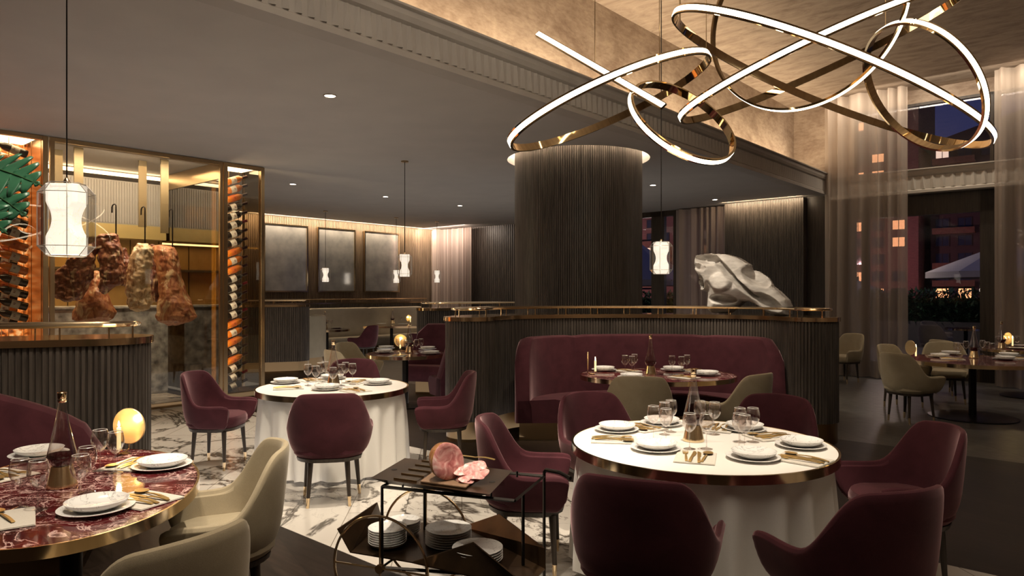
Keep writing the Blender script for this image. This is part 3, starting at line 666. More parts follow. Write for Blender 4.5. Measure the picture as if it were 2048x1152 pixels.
# outside table and chairs
def drape_table(c, r_, seed, label):
    e = empty('round_table', (c[0], c[1], 0)); zt = .75
    MB().lathe([(r_-.012, zt-.03), (r_-.012, zt), ], 96).build('tabletop', 'linentop', e)
    MB().lathe([(r_-.014, zt-.046), (r_, zt-.045), (r_, zt+.0025), (r_-.013, zt+.0025), (r_-.014, zt-.03)], 96, cap0=False, cap1=False).build('rim', 'brass', e)
    MB().lathe([(.05, .02), (.05, zt-.03)], 16).build('pole', 'blacksteel', e); MB().lathe([(.36, 0), (.36, .015), (.05, .02)], 36).build('base', 'blacksteel', e)
    tag(e, label[0], 'table', 'white topped round tables')
    mb = MB(); n = 288; rs = []; rnd = random.Random(seed); ph = [rnd.uniform(0, 6.28) for _ in range(4)]
    for z, am in ((zt-.047, .0), (zt-.08, .004), (zt-.16, .014), (zt-.3, .026), (.3, .036), (.12, .042), (.035, .045)):
        rr = r_-.040+(zt-z)*.012
        ring = []
        for j in range(n):
            a = 2*pi*j/n
            w = sin(19*a+ph[0]+.8*sin(3*a+ph[1]))+.5*sin(31*a+ph[2])*(.5+.5*sin(2*a+ph[3]))
            q = rr+am*w; ring.append((q*cos(a), q*sin(a), z+(.012*sin(19*a+ph[0]) if z < .05 else 0)))
        rs.append(ring)
    mb.rings(rs, True, False, False); o = mb.build('tablecloth', 'linen', loc=(c[0], c[1], 0))
    tag(o, label[1], 'tablecloth', 'white floor length tablecloths')
drape_table(T2, .75, 3, ('large round white topped table with a brass rim in the right foreground', 'white cloth falling in folds to the floor from the large right foreground table'))
drape_table(T1, .695, 9, ('round white topped table with a brass rim left of centre, circled by burgundy chairs', 'white cloth falling in folds to the floor from the left white table'))
# ------------------------------------------------------------ chandelier
import numpy as np
ch = empty('ring_chandelier', (2.0, 5.0, ZU))
CO = np.array([2.0, 5.0, ZU])
RINGS = [([.718, 5.009, 1.371, .451, -3.218, .86, 3.653, .672]), ([1.172, 4.81, 1.172, .981, -1.091, .401, 6.693, .87]), ([2.307, 5.194, 1.762, -.425, -.146, 1.182, .157, .543]),
         ([2.338, 5.029, 1.507, .393, -.523, 1.352, .371, .559]), ([2.809, 4.799, 1.405, .985, .081, .474, 0, 1]), ([2.112, 5.1, 2.033, 1.618, .815, .692, 0, 1])]
def loopband(pts, nrm, tang, out, w, th, emw):
    """pts Nx3, out = outward unit vectors, nrm = band axis"""
    rs = []; es = []
    for p, o in zip(pts, out):
        rs.append([tuple(p+nrm*w/2), tuple(p+o*th+nrm*w/2), tuple(p+o*th-nrm*w/2), tuple(p-nrm*w/2)])
        es.append([tuple(p+o*(th-.002)+nrm*emw/2), tuple(p+o*(th+.0025)+nrm*emw/2), tuple(p+o*(th+.0025)-nrm*emw/2), tuple(p+o*(th-.002)-nrm*emw/2)])
    return rs, es
for k, pr in enumerate(RINGS):
    c = np.array(pr[:3])+np.array([0, 0, EYE]); th, ph, RR, psi, q = pr[3:]
    n = np.array([sin(th)*cos(ph), sin(th)*sin(ph), cos(th)]); a = np.cross(n, [0, 1, .01]); a /= np.linalg.norm(a); b = np.cross(n, a)
    u = cos(psi)*a+sin(psi)*b; v = np.cross(n, u)
    T_ = np.linspace(0, 2*pi, 144, endpoint=False); pts = []; out = []
    for t_ in T_:
        pts.append(c+RR*(cos(t_)*u+q*sin(t_)*v)-CO); o = cos(t_)*q*u+sin(t_)*v; out.append(o/np.linalg.norm(o))
    rs, es = loopband(pts, n, None, out, .056, .016, .032)
    rs.append(rs[0]); es.append(es[0])
    ring = MB().rings(rs, True, False, False).build('ring', 'mirrorbrass', ch)
    MB().rings(es, True, False, False).build('diffuser', 'emit', ring)
    top = max(range(144), key=lambda j: pts[j][2]); P = pts[top]
    if k != 5: MB().tube([tuple(P), (P[0], P[1], 0)], .003 if k != 3 else .006, 6).build('suspension_wire', 'brassdark', ch)
p0 = np.array([(1077-1024)/F*5.5, 5.5, EYE+(HZ-70)/F*5.5])-CO; p1 = np.array([(1328-1024)/F*4.5, 4.5, EYE+(HZ-215)/F*4.5])-CO
d_ = (p1-p0)/np.linalg.norm(p1-p0); o = np.array([0, -1., 0])-d_*np.dot([0, -1., 0], d_); o /= np.linalg.norm(o); n = np.cross(d_, o)
rs, es = loopband([p0, p1], n, None, [o, o], .05, .02, .034)
ring = MB().rings(rs).build('bar', 'brass', ch); MB().rings(es).build('diffuser', 'emit', ring)
P = (p0+p1)/2; MB().tube([tuple(P), (P[0], P[1], 0)], .003, 6).build('suspension_wire', 'brassdark', ch)
MB().lathe([(.22, -.03), (.22, 0)], 32).build('canopy', 'brass', ch)
tag(ch, 'sculptural chandelier of interlocking brass hoops with glowing outer faces', 'chandelier')

# ------------------------------------------------------------ pendants and downlights
def make_pendant():
    e = empty('pendant_lamp')
    # alabaster core, waisted, square plan with cut corners
    def cut(w, d, z, k=.25): return [(w, -d*k, z), (w, d*k, z), (w*k, d, z), (-w*k, d, z), (-w, d*k, z), (-w, -d*k, z), (-w*k, -d, z), (w*k, -d, z)]
    rs = []
    for z in [-.165+.33*i/24 for i in range(25)]:
        h = .070-.026*max(0, cos(min(1, abs(z)/.075)*pi/2))**.8; rs.append(cut(h, .062, z, .75))
    MB().rings(rs).build('alabaster_core', 'onyx', e, smooth=False)
    gs = [cut(.070, .072, -.170, .5), cut(.108, .10, -.125, .45), cut(.108, .10, .125, .45), cut(.070, .072, .170, .5)]
    MB().rings(gs, True, False, False).build('glass_shade', 'glass', e, smooth=False)
    ed = MB()
    for r_ in gs: ed.tube([(x*1.0, y*1.0, z) for x, y, z in r_], .0018, 5, True)
    for i in range(8): ed.tube([g[i] for g in gs], .0018, 5)
    ed.build('glass_edges', mat('glass_edge', (.45, .42, .38), .15, .4), e)
    MB().lathe([(.014, .165), (.014, .185), (.004, .20)], 12).build('cap', 'brass', e)
    return e
def pendant(r, d, z, label, zc=ZC, first=[None]):
    if first[0] is None: first[0] = reg(make_pendant()); e = first[0]; e.location = (r, d, z); e.rotation_euler = (0, 0, .12)
    else: e = copy_tree(first[0], (r, d, z), .12)
    MB().lathe([(.0035 if d < 5 else .005, .18), (.0035 if d < 5 else .005, zc-z)], 6).build('cord', 'blacksteel', e)
    MB().lathe([(.055, zc-z-.02), (.055, zc-z-.001)], 20).build('canopy', 'brassdark', e)
    tag(e, label, 'pendant lamp', 'alabaster and glass pendant lamps'); return e
def PD(px, py, d): return ((px-1024)/F*d, d, EYE+(HZ-py)/F*d)
for (px, py, d), l, zc in (((133.5, 440, 3.3), 'large looking alabaster and glass pendant hanging in front of the meat cabinet', ZC),
                       ((809.5, 531, 10.49), 'alabaster and glass pendant in the middle distance left of the column, nearest of its group', ZC),
                       ((1322.5, 516, 7.35), 'alabaster and glass pendant hanging above the oval booth table', ZU),
                       ((651, 550, 16.9), 'far pendant in front of the middle mirror', ZC),
                       ((792.5, 553, 18.4), 'far pendant overlapping the edge of the right hand mirror', ZC),
                       ((874, 553, 19.4), 'farthest pendant, in front of the pinkish curtain', ZC)):
    pendant(*PD(px, py, d), l, zc)
point('pendant_glow', (PD(133.5, 440, 3.3)[0], 3.3, 1.72), 3, WARM2, .1)
for px, py, l in ((660, 191, 'nearest round downlight in the low ceiling, upper left of the column'), (586, 368, 'small downlight near the right hand bottle tower'), (771, 393, 'small downlight above the cord of the middle pendant'),
                  (920, 411, 'small downlight just left of the column'), (1306, 370, 'small downlight right of the column'), (1430, 399, 'small downlight by the wood pier')):
    x, y, z = PX(px, py, ZC)
    e = empty('downlight', (x, y, ZC)); MB().lathe([(.055, -.004), (.055, 0)], 20).build('lens', 'down', e); MB().lathe([(.055, -.008), (.066, -.006), (.066, 0)], 20, cap0=False, cap1=False).build('bezel', 'brassdark', e)
    tag(e, l, 'ceiling light', 'round downlights')
    sp = spot('downlight_beam', (x, y, ZC-.03), (x, y, 0), 22, 75)

# ------------------------------------------------------------ tableware
def setup(kind, e): reg(e); PROTO[kind] = [e, True]
e = empty('dinner_plate'); MB().lathe([(.075, 0), (.085, .003), (.135, .012), (.140, .0165), (.136, .017), (.09, .008), (.0, .007)], 44).build('dish', 'platem', e); setup('plate', e)
e = empty('shallow_bowl'); MB().lathe([(.055, 0), (.075, .004), (.108, .022), (.116, .036), (.112, .037), (.09, .021), (.05, .013), (.0, .012)], 44).build('dish', 'platem', e); setup('bowl', e)
def nap():
    mb = MB().box(-.105, .105, -.135, .135, 0, .003).box(-.103, .103, -.133, .133, .003, .006); return mb
e = empty('folded_napkin'); nap().build('cloth', 'mat', e, smooth=False, bevel=.0015); setup('napkin', e)
def handle(mb, y0, y1, w0, w1, z=.0):
    rs = []
    for i in range(7):
        t = i/6; y = y0+(y1-y0)*t; w = w0+(w1-w0)*t+.001*sin(pi*t); zz = z+.0035+.005*sin(pi*t)
        rs.append([(-w, y, zz-.0012), (w, y, zz-.0012), (w*.8, y, zz+.0018), (-w*.8, y, zz+.0018)])
    return mb.rings(rs)
def blob(mb, cy, a, b, z, dish=0.):
    rs = []
    for f in (1., .96, .6, .2): rs.append([(a*f*cos(2*pi*j/18), cy+b*f*sin(2*pi*j/18)*(1+.12*sin(2*pi*j/18)), z-(1-f)*dish) for j in range(18)])
    for f in (.2, .6, 1.): rs.append([(a*f*cos(2*pi*j/18), cy+b*f*sin(2*pi*j/18)*(1+.12*sin(2*pi*j/18)), z-.0018-(1-f)*dish) for j in range(18)])
    return mb.rings(rs)
e = empty('spoon'); h = handle(MB(), -.10, .035, .0055, .0025); h.build('handle', 'gold', e); blob(MB(), .062, .021, .030, .009, .005).build('bowl', 'gold', e); setup('spoon', e)
e = empty('fork'); handle(MB(), -.10, .035, .0055, .0025).build('handle', 'gold', e)
mb = MB().rings([[(-w, y, z), (w, y, z), (w, y, z+.0018), (-w, y, z+.0018)] for y, w, z in ((.033, .0028, .003), (.045, .010, .004), (.055, .0115, .005))])
for i in range(4): x = -.0095+i*.0063; mb.rings([[(x-.0016, y, z), (x+.0016, y, z), (x+.0016, y, z+.0016), (x-.0016, y, z+.0016)] for y, z in ((.053, .005), (.075, .006), (.092, .004))])
mb.build('tines', 'gold', e); setup('fork', e)
e = empty('knife'); handle(MB(), -.105, .0, .006, .004).build('handle', 'gold', e)
MB().rings([[(-.006, y, .003), (w, y, .003), (w, y, .0045), (-.006, y, .0045)] for y, w in ((-.003, .004), (.02, .009), (.07, .010), (.095, .004), (.104, -.003))]).build('blade', 'gold', e); setup('knife', e)
gprof = [(.0042, .0), (.030, .0), (.033, .0015), (.026, .004), (.006, .009)]
e = empty('wine_glass')
MB().lathe([(.033, 0), (.034, .0015), (.026, .004), (.006, .009), (.0032, .014)], 28).build('foot', 'glasst', e)
MB().lathe([(.0034, .010), (.0028, .05), (.0034, .095)], 10).build('stem', 'glasst', e)
MB().lathe([(.003, .094), (.014, .099), (.027, .113), (.0365, .132), (.0395, .150), (.0385, .170), (.0345, .190), (.0315, .200), (.0303, .2002), (.0333, .190), (.0372, .170), (.0382, .150), (.035, .133), (.026, .116), (.012, .102), (.0, .1)], 32, cap0=False, cap1=False).build('bowl', 'glasst', e)
MB().tube([(.031*cos(2*pi*j/28), .031*sin(2*pi*j/28), .2) for j in range(28)], .0015, 5, True).build('lip', mat('lip_glint', (.92, .90, .88), .08, .5), e)  # white rim colour stands in for the glint on the glass
setup('glass', e)
e = empty('decanter')
MB().lathe([(.062, 0), (.063, .003), (.058, .02), (.045, .085), (.044, .094), (.04, .095)], 36).build('base', 'brassfoot', e)
MB().lathe([(.040, .092), (.050, .108), (.062, .135), (.060, .145), (.045, .21), (.030, .28), (.019, .345), (.0135, .385), (.0120, .388), (.0175, .345), (.0285, .28), (.0435, .21), (.0585, .145), (.0605, .135)], 36, cap0=False, cap1=False).build('glass_body', 'glasst', e)
MB().lathe([(.001, .097), (.038, .097), (.049, .11), (.059, .135), (.057, .148), (.001, .149)], 36).build('wine', 'wine', e)
MB().lathe([(.013, .378), (.0165, .382), (.0185, .390), (.0155, .396), (.0175, .400), (.0185, .424), (.0150, .426), (.0140, .40)], 24).build('collar', 'brass', e)
setup('decanter', e)
e = empty('candle_lamp')                      # disc behind a candle on a small arm
mb = MB().rings([[(.098*f*cos(2*pi*j/48), y, .145+.098*f*sin(2*pi*j/48)) for j in range(48)] for f, y in ((.0, .0), (.97, .0), (1, .003), (1, .007), (.97, .010), (.0, .010))], True, False, False)
mb.build('disc', 'disc', e)
MB().tube([(0, .006, .045), (0, .004, .02), (0, -.03, .008), (0, -.075, .010), (0, -.075, .028)], .0045, 8).build('arm', 'brassdark', e)
MB().lathe([(.028, 0), (.028, .005), (.006, .010)], 24, (0, -.03, 0)).build('foot', 'brassdark', e)
MB().lathe([(.016, .026), (.020, .030), (.010, .034)], 16, (0, -.075, 0)).build('cup', 'brassdark', e)
MB().lathe([(.0105, .030), (.0105, .15), (.002, .153)], 16, (0, -.075, 0)).build('candle', 'wax', e)
MB().lathe([(.001, .154), (.0045, .160), (.0055, .166), (.003, .178), (.0005, .188)], 10, (0, -.075, 0)).build('flame', 'flame', e)
setup('candle', e)
def lay(kind, px, py, label, grp, cat, rz=0., z=.752, snap=None):
    x, y, _ = PX(px, py, z); return place(kind, (x, y, z), rz, label, cat, grp)
def setting(c, x, y, where, tbl, cut=True, mx=None, my=None, z=.752, bowl=True):
    """plate + bowl at (x,y) and napkin + cutlery at (mx,my)"""
    place('plate', (x, y, z), random.uniform(0, 6), 'white marbled dinner plate, %s, %s' % (where, tbl), 'plate', 'dinner plates')
    if bowl: place('bowl', (x+.004, y-.003, z+.0085), random.uniform(0, 6), 'shallow white bowl on the dinner plate, %s, %s' % (where, tbl), 'bowl', 'shallow bowls')
    if mx is None: return
    a = atan2(c[1]-my, c[0]-mx)-pi/2
    place('napkin', (mx, my, z), a, 'pale folded napkin, %s, %s' % (where, tbl), 'napkin', 'pale napkins')
    if not cut: return
    ca, sa = cos(a), sin(a)
    for k, off, dy, da in (('fork', -.050, 0, .10), ('knife', -.015, -.005, -.05), ('knife', .018, -.01, .06), ('spoon', .052, .005, -.12)):
        nm = {'fork': 'gold fork', 'knife': 'gold knife', 'spoon': 'gold spoon'}[k]
        pos = 'beside the fork' if off == -.015 else ('beside the spoon' if off == .018 else 'at the napkin edge')
        q_ = place(k, (mx+ca*off-sa*dy, my+sa*off+ca*dy, z+.0062), a+da, '%s %s, %s, %s' % (nm, pos, where, tbl), k, 'gold cutlery'); q_.scale = (1.3, 1.18, 1.2)
def at(px, py): x, y, _ = PX(px, py, .752); return x, y
def table_set(c, tbl, S, G, D, cut=True, bowl=True, gz=.752):
    for (p, m, w) in S:
        x, y = at(*p); mm = at(*m) if m else (None, None); setting(c, x, y, w, tbl, cut, mm[0], mm[1], bowl=bowl)
    if D: x, y = at(*D); place('decanter', (x, y, .752), 0, 'conical glass decanter of red wine with brass foot, %s' % tbl, 'decanter', 'conical wine decanters')
    G = sorted(G)
    for i, g in enumerate(G):
        x, y = at(*g); nme = CARD[i]
        place('glass', (x, y, .752), random.uniform(0, 6), 'stemmed wine glass, %s from the left, %s' % (nme, tbl), 'wine glass', 'stemmed wine glasses')
table_set(T2, 'on the right white table',
    [((1233, 861), (1228, 880), 'left setting'), ((1311, 899), (1391, 916), 'front left setting'), ((1506, 917), (1602, 920), 'front right setting'),
     ((1601, 893), (1541, 874), 'right setting'), ((1488, 860), (1436, 857), 'back right setting'), ((1322, 849), (1284, 856), 'back left setting')],
    [(1307, 879), (1329, 869), (1332, 886), (1342, 864), (1379, 898), (1413, 898), (1429, 869), (1400, 866), (1480, 884), (1478, 898), (1489, 902), (1506, 884)], (1387, 881))
table_set(T1, 'on the left white table',
    [((571, 766), (577, 776.5), 'left setting'), ((654, 779), (709, 781.5), 'front setting'), ((755, 768), (718, 764), 'right setting'), ((664, 758), (622, 761), 'back setting')],
    [(616, 771), (632, 775), (641, 767), (650, 764), (666, 779), (683, 771), (691, 766), (705, 769)], (667, 770))
table_set(T3, 'on the left marble table',
    [((193, 1020), (283, 1000), 'front right setting'), ((324, 934), (268, 929), 'right setting'), ((78, 912), (0, 952), 'back left setting')],
    [(40, 1017), (76, 1021), (161, 1006), (174, 985), (200, 941), (231, 946)], (124, 972))
x, y = at(5, 1042); place('napkin', (x, y, .752), .6, 'pale folded napkin cut by the left edge of the photo, on the left marble table', 'napkin', 'pale napkins'); place('spoon', (x-.02, y+.03, .759), .9, 'gold spoon on the napkin cut by the left edge of the photo', 'spoon', 'gold cutlery')
table_set(T4, 'on the oval booth table',
    [((1208, 741), (1254, 742), 'left setting'), ((1346, 741), (1385, 741), 'back right setting'), ((1414, 750), (1368, 755), 'right setting'), ((1262, 756), None, 'front setting')],
    [(1250, 748), (1264, 750), (1269, 745), (1344, 749), (1363, 751), (1374, 747)], (1301, 749))
table_set(T5, 'on the small dark round table',
    [((772, 697.5), (795, 712), 'back left setting'), ((855, 699), None, 'back right setting'), ((769, 705.5), None, 'left setting'), ((862, 708), None, 'front right setting')],
    [(797, 704), (806, 707), (812, 709), (833, 707), (842, 705)], (818.6, 705.5))
table_set(T6, 'on the far round table', [((629, 653.5), None, 'left setting'), ((673, 656), None, 'right setting')], [(656, 655), (663, 655), (639, 655)], (650, 656), bowl=False)
table_set(T7, 'on the far rectangular table', [((763, 648), None, 'left setting'), ((806, 648.5), None, 'right setting')], [(764, 647), (802, 647)], (785, 647.3), bowl=False)
table_set(T8, 'on the right hand marble table',
    [((1879, 714), (1905, 718), 'left setting'), ((1900, 708.5), None, 'back left setting'), ((2010, 719), None, 'front right setting'), ((2017, 712), (2038, 717), 'right setting')],
    [(1913, 714), (1921, 716), (1932, 711), (1974, 713), (1984, 716), (1965, 709)], (1948, 716))
table_set(T9, 'on the farther right hand table', [((2034, 697), None, 'near setting'), ((2040, 692), None, 'back setting')], [(1996, 699), (2012, 696), (2034, 698)], (2003, 697.5), bowl=False)
def candle(x, y, z, rz, label, pw):
    place('candle', (x, y, z), rz, label, 'candle', 'disc candle lamps'); point('candle_light', (x+sin(rz)*.075*1.0, y-cos(rz)*.075, z+.175), pw*.4, (1, .66, .30), .012)
x, y, _ = PX(257, 905, .752); candle(x, y, .752, -.15, 'glowing round amber disc behind a lit candle at the back of the left marble table', 3.2)
candle(.82, 7.52, .752, 1.45, 'lit candle with its disc seen edge-on at the left of the oval booth table', 1.6)
x, y, _ = PX(801, 700, .752); candle(x, y, .752, 0.1, 'glowing disc candle on the small dark round table', 2.2)
x, y, _ = PX(638, 655, .752); candle(x, y, .752, .2, 'glowing disc candle on the far round table', 2.5)
x, y, _ = PX(818, 646.5, .752); candle(x, y, .752, .7, 'glowing disc candle at the right end of the far rectangular table', 2.5)
candle(5.30, 9.30, .752, 1.75, 'lit candle with its disc seen edge-on at the left of the right hand marble table', 2.4)
x, y, _ = PX(2016, 695, .752); candle(x, y, .752, .3, 'glowing disc candle on the farther right hand table', 2.5)
# ------------------------------------------------------------ bottle displays and meat cabinet
M['amberglass'] = glassy('amber_glass', (.95, .42, .07), 1.5, .03)
bk = mat('painted_amber_glow', (.6, .3, .1), .3); t = NT(bk); f = t.noise(t.map((3, 3, 3)), 5, 5); cr = t.ramp(f, [(.35, (.12, .02, .004)), (.5, (.75, .20, .035)), (.66, (1, .60, .28))]); t.col(cr); t.l(cr, t.b.inputs['Emission Color']); t.b.inputs['Emission Strength'].default_value = .85  # mottled glow painted into the panel for light among the bottles
M['amberglow'] = bk
M['kitpanel'] = noisy('gold_brown_panel', (.30, .18, .06), (.42, .27, .10), 2, .35, (1, 1, .4), metal=.4)
M['greypanel'] = mat('grey_fluted_panel', (.26, .26, .26), .6)
def cab(name, y0, y1, label, back, depth=.75, side=None, strip=None):
    e = empty(name, W(-10.2, y0, 0), ROT); w = y1-y0; z1 = ZC-.01; fr = MB()
    for a, b in ((0, .06), (w-.06, w)): fr.box(-.05, .02, a, b, .0, z1)
    fr.box(-depth, .02, 0, w, .0, .10).box(-.05, .02, .06, w-.06, z1-.05, z1)
    for a, b in ((0, .03), (w-.03, w)): fr.box(-depth-.02, -depth+.02, a, b, .1, z1)
    fr.build('frame', 'brassdark', e, smooth=False, bevel=.004)
    if back: MB().box(-depth-.01, -depth+.01, .03, w-.03, .1, z1).build('back_panel', back, e, smooth=False)
    MB().box(-.02, -.012, .06, w-.06, .1, z1-.05).build('glass_pane', 'vitrine', e, smooth=False)
    if side: MB().box(-depth+.02, -.05, w-.035, w-.028, .1, z1).build('side_pane', side, e, smooth=False)
    if strip: MB().box(-.45, -.35, strip, strip+.02, .12, z1-.06).build('light_strip', 'amberstrip', e, smooth=False)
    MB().box(-depth+.1, -.1, .1, w-.1, z1-.03, z1-.01).build('top_light', 'strip', e, smooth=False)
    rk = MB()
    for x in (-.22, -.55):
        for q in ((w-.36, w-.12) if not strip else (.17, .36)): rk.tube([(x, q, .1), (x, q, z1-.03)], .004, 5)
    rk.build('bottle_rack', 'brassdark', e)
    return tag(e, label, 'display cabinet')
cab('wine_cabinet', .6, 2.78, 'tall brass framed wine cabinet at the left edge, glowing amber behind the bottles', 'amberglow', side='brassdark')
cab('wine_cabinet', 5.06, 5.72, 'slim brass framed glass bottle tower right of the meat cabinet', None, .62, side='vitrine', strip=.035)
# bottles: axis along local +Z, base at origin
def make_bottle(kind, body, label, foil):
    e = empty('wine_bottle')
    MB().lathe([(.028, 0), (.0365, .004), (.0375, .012), (.0375, .185), (.033, .205), (.018, .228), (.0145, .242), (.0145, .296), (.0155, .298), (.0155, .306), (.006, .307)], 18).build('glass_body', body, e)
    MB().lathe([(.0380, .072), (.0380, .145)], 18, cap0=False, cap1=False).build('label', label, e)
    MB().lathe([(.0158, .232), (.0158, .300), (.0165, .309), (.001, .310)], 14, cap0=False, cap1=False).build('foil_cap', foil, e)
    em = MB()
    for k in range(4):
        a = k*pi/2; c, s_ = cos(a), sin(a); r_ = .0384
        em.add([(r_*cos(a+q)*1.0, r_*sin(a+q), z) for q, z in ((-.22, .110), (.22, .110), (.22, .128), (-.22, .128))], [(0, 1, 2, 3)])
        em.add([(r_*cos(a+q), r_*sin(a+q), z) for q, z in ((-.4, .080), (.4, .080), (.4, .084), (-.4, .084))], [(0, 1, 2, 3)])
        em.add([(r_*cos(a+q), r_*sin(a+q), z) for q, z in ((-.4, .092), (.4, .092), (.4, .095), (-.4, .095))], [(0, 1, 2, 3)])
    em.build('label_print', 'redfoil', e); setup(kind, e)
make_bottle('bot0', 'bottle', 'label', 'foil'); make_bottle('bot1', 'amber', 'label', 'foil'); make_bottle('bot2', 'bottle', 'label', 'redfoil'); make_bottle('bot3', 'amber', 'orangelabel', 'foil')
import mathutils
def bottle(kind, loc, tilt, sgn, label, grp):
    o = place(kind, loc, 0, label, 'bottle', grp)
    d_ = mathutils.Vector((0, sgn*cos(R(tilt)), sin(R(tilt)))); d_.rotate(mathutils.Euler((0, 0, ROT)))
    o.rotation_euler = d_.to_track_quat('Z', 'Y').to_euler(); o.scale = (1.4, 1.4, 1.3) if sgn < 0 else (1.45, 1.45, 1.25)
desc = {'bot0': 'dark wine bottle with a cream label', 'bot1': 'amber wine bottle with a cream label', 'bot2': 'dark wine bottle with a red cap', 'bot3': 'amber bottle with an orange label'}
seqL = [0, 1, 2, 0, 1, 0, 2, 0, 3, 1, 1, 0, 2, 0, 0]; seqR = [1, 1, 3, 0, 0, 2, 0, 0, 3, 1, 3, 0, 2, 0, 0, 2, 3, 1, 3, 0, 3, 0, 2, 0]
for i, s_ in enumerate(seqL):
    z = 3.40-i*.148; k = 'bot%d' % s_
    bottle(k, W(-10.44, 2.62, z-.03), 17, -1, '%s, %sdown the front row, left cabinet' % (desc[k], ORD[i] or 'first '), 'bottles in the left cabinet')
    k = 'bot%d' % ((s_+i) % 4)
    bottle(k, W(-10.75, 2.58, z-.09), 17, -1, '%s, %sdown the rear row, left cabinet' % (desc[k], ORD[i] or 'first '), 'bottles in the left cabinet')
for i, s_ in enumerate(seqR):
    z = 3.38-i*.139; k = 'bot%d' % s_
    bottle(k, W(-10.42, 5.19, z-.06), 21, 1, '%s, %sdown the slim bottle tower' % (desc[k], ORD[i] or 'first '), 'bottles in the slim tower')
# meat cabinet
e = empty('meat_cabinet', W(-10.2, 2.80, 0), ROT); w = 2.24; z1 = ZC-.01
MB().box(-.03, .02, 0, .05, 0, z1).box(-.03, .02, w-.04, w, 0, z1).box(-.03, .02, .05, w-.04, 0, .07).box(-.03, .02, .05, w-.04, z1-.05, z1).build('frame', 'brassdark', e, smooth=False)
MB().box(-.012, -.004, .05, w-.04, .07, z1-.05).build('front_glass', 'vitrine', e, smooth=False)
MB().box(-2.1, -.05, w-.012, w-.004, .0, z1-.25).build('side_glass', 'goldglass', e, smooth=False)
MB().box(-2.1, -.05, w-.03, w+.01, z1-.25, z1).build('side_header', 'brassdark', e, smooth=False)
tag(e, 'large brass framed glass cabinet displaying hanging cuts of meat', 'display cabinet')
for px, X, z0, l in ((116, -10.95, 2.86, 'first'), (157, -10.6, 2.75, 'second'), (285, -10.95, 2.6, 'third'), (329, -10.6, 2.5, 'fourth')):
    y = tq(px, X); o = MB().box(-.012, .012, -.055, .055, z0, ZC-.02).build('hanging_brass_plate', mat('satin_bronze', (.13, .095, .045), .6, .2), loc=W(X, y, 0), rot=ROT, smooth=False)
    tag(o, 'flat bronze plate hanging inside the meat cabinet, %s from the left' % l, 'hanging plate', 'hanging plates')
o = MB().box(-.05, .0, 0, 3.0, 2.72, 3.42).build('bulkhead', 'greypanel', loc=W(-12.1, 2.0, 0), rot=ROT, smooth=False)
b_ = MB()
for i in range(75): b_.box(0, .012, i*.04, i*.04+.022, 2.74, 3.40)
b_.build('battens', 'greypanel', o, smooth=False); MB().box(-.3, .03, 0, 3.0, 2.50, 2.72).build('soffit', mat('gold_soffit', (.42, .33, .14), .4, .5), o, smooth=False)
MB().box(-.22, -.1, 0, 3.0, 3.52, 3.56).build('cove_light', 'strip', o, smooth=False)
tag(o, 'grey ribbed bulkhead over the kitchen counter behind the hanging meat', 'bulkhead')
area('bulkhead_light', W(-11.7, 3.7, 3.52), .1, 2.6, 14, WARM, (0, R(30), ROT))
e = empty('kitchen_wall', W(-13.6, .5, 0), ROT)
for i in range(11): MB().box(-.05, 0, i*.5+.01, i*.5+.49, 0, ZC-.02).build('panel', 'kitpanel', e, smooth=False)
MB().box(-.1, -.05, 0, 5.5, 0, ZC-.02).build('backing', 'darkwood', e, smooth=False); MB().box(0, .25, 1.2, 5.2, 2.02, 2.06).build('shelf', 'darkwood', e, smooth=False)
tag(e, 'warm gold brown panelled kitchen wall behind the hanging meat', 'wall panelling')
o = MB().box(-.7, 0, 0, 3.3, 0, 1.38).box(-.74, .04, -.02, 3.32, 1.38, 1.42).build('kitchen_counter', 'greymarble', loc=W(-11.75, 1.6, 0), rot=ROT, smooth=False, bevel=.01)
tag(o, 'grey veined marble counter under the hanging meat', 'counter')
sbox('wall_front', -16.5, -13.7, 5.9, 6.0, 0, ZC-.02, 'darkwood')
sbox('wall_front', -13.75, -13.65, .5, 6.0, 0, ZC-.02, 'darkwood')

def meatmat(name, c1, c2, c3, fat, sc=7):
    m = mat(name, c1, .38, coat=.3); t = NT(m); v = t.map((1, 1, .45)); f = t.noise(v, sc, 8, 1.2, .65); g = t.noise(v, sc*.45, 5, 1.5)
    c = t.ramp(f, [(.28, c1), (.45, c2), (.62, c3)]); k = t.ramp(g, [(.52-fat*.2, (0, 0, 0)), (.60-fat*.2, (1, 1, 1))]); t.col(t.mix(c, (.72, .52, .30), k, 'MIX')); t.bump(f, .8, .03); return m
mt = {'rib': meatmat('cured_rib_meat', (.04, .008, .005), (.20, .045, .022), (.42, .17, .08), -.15, 11), 'leg': meatmat('cured_ham_rind', (.14, .035, .014), (.36, .12, .05), (.52, .24, .10), -.08, 12),
      'fat': meatmat('white_fat_cut', (.05, .015, .008), (.62, .40, .2), (.85, .76, .56), .25, 12), 'dark': meatmat('dark_cured_meat', (.02, .006, .004), (.08, .02, .01), (.2, .06, .03), -.2)}
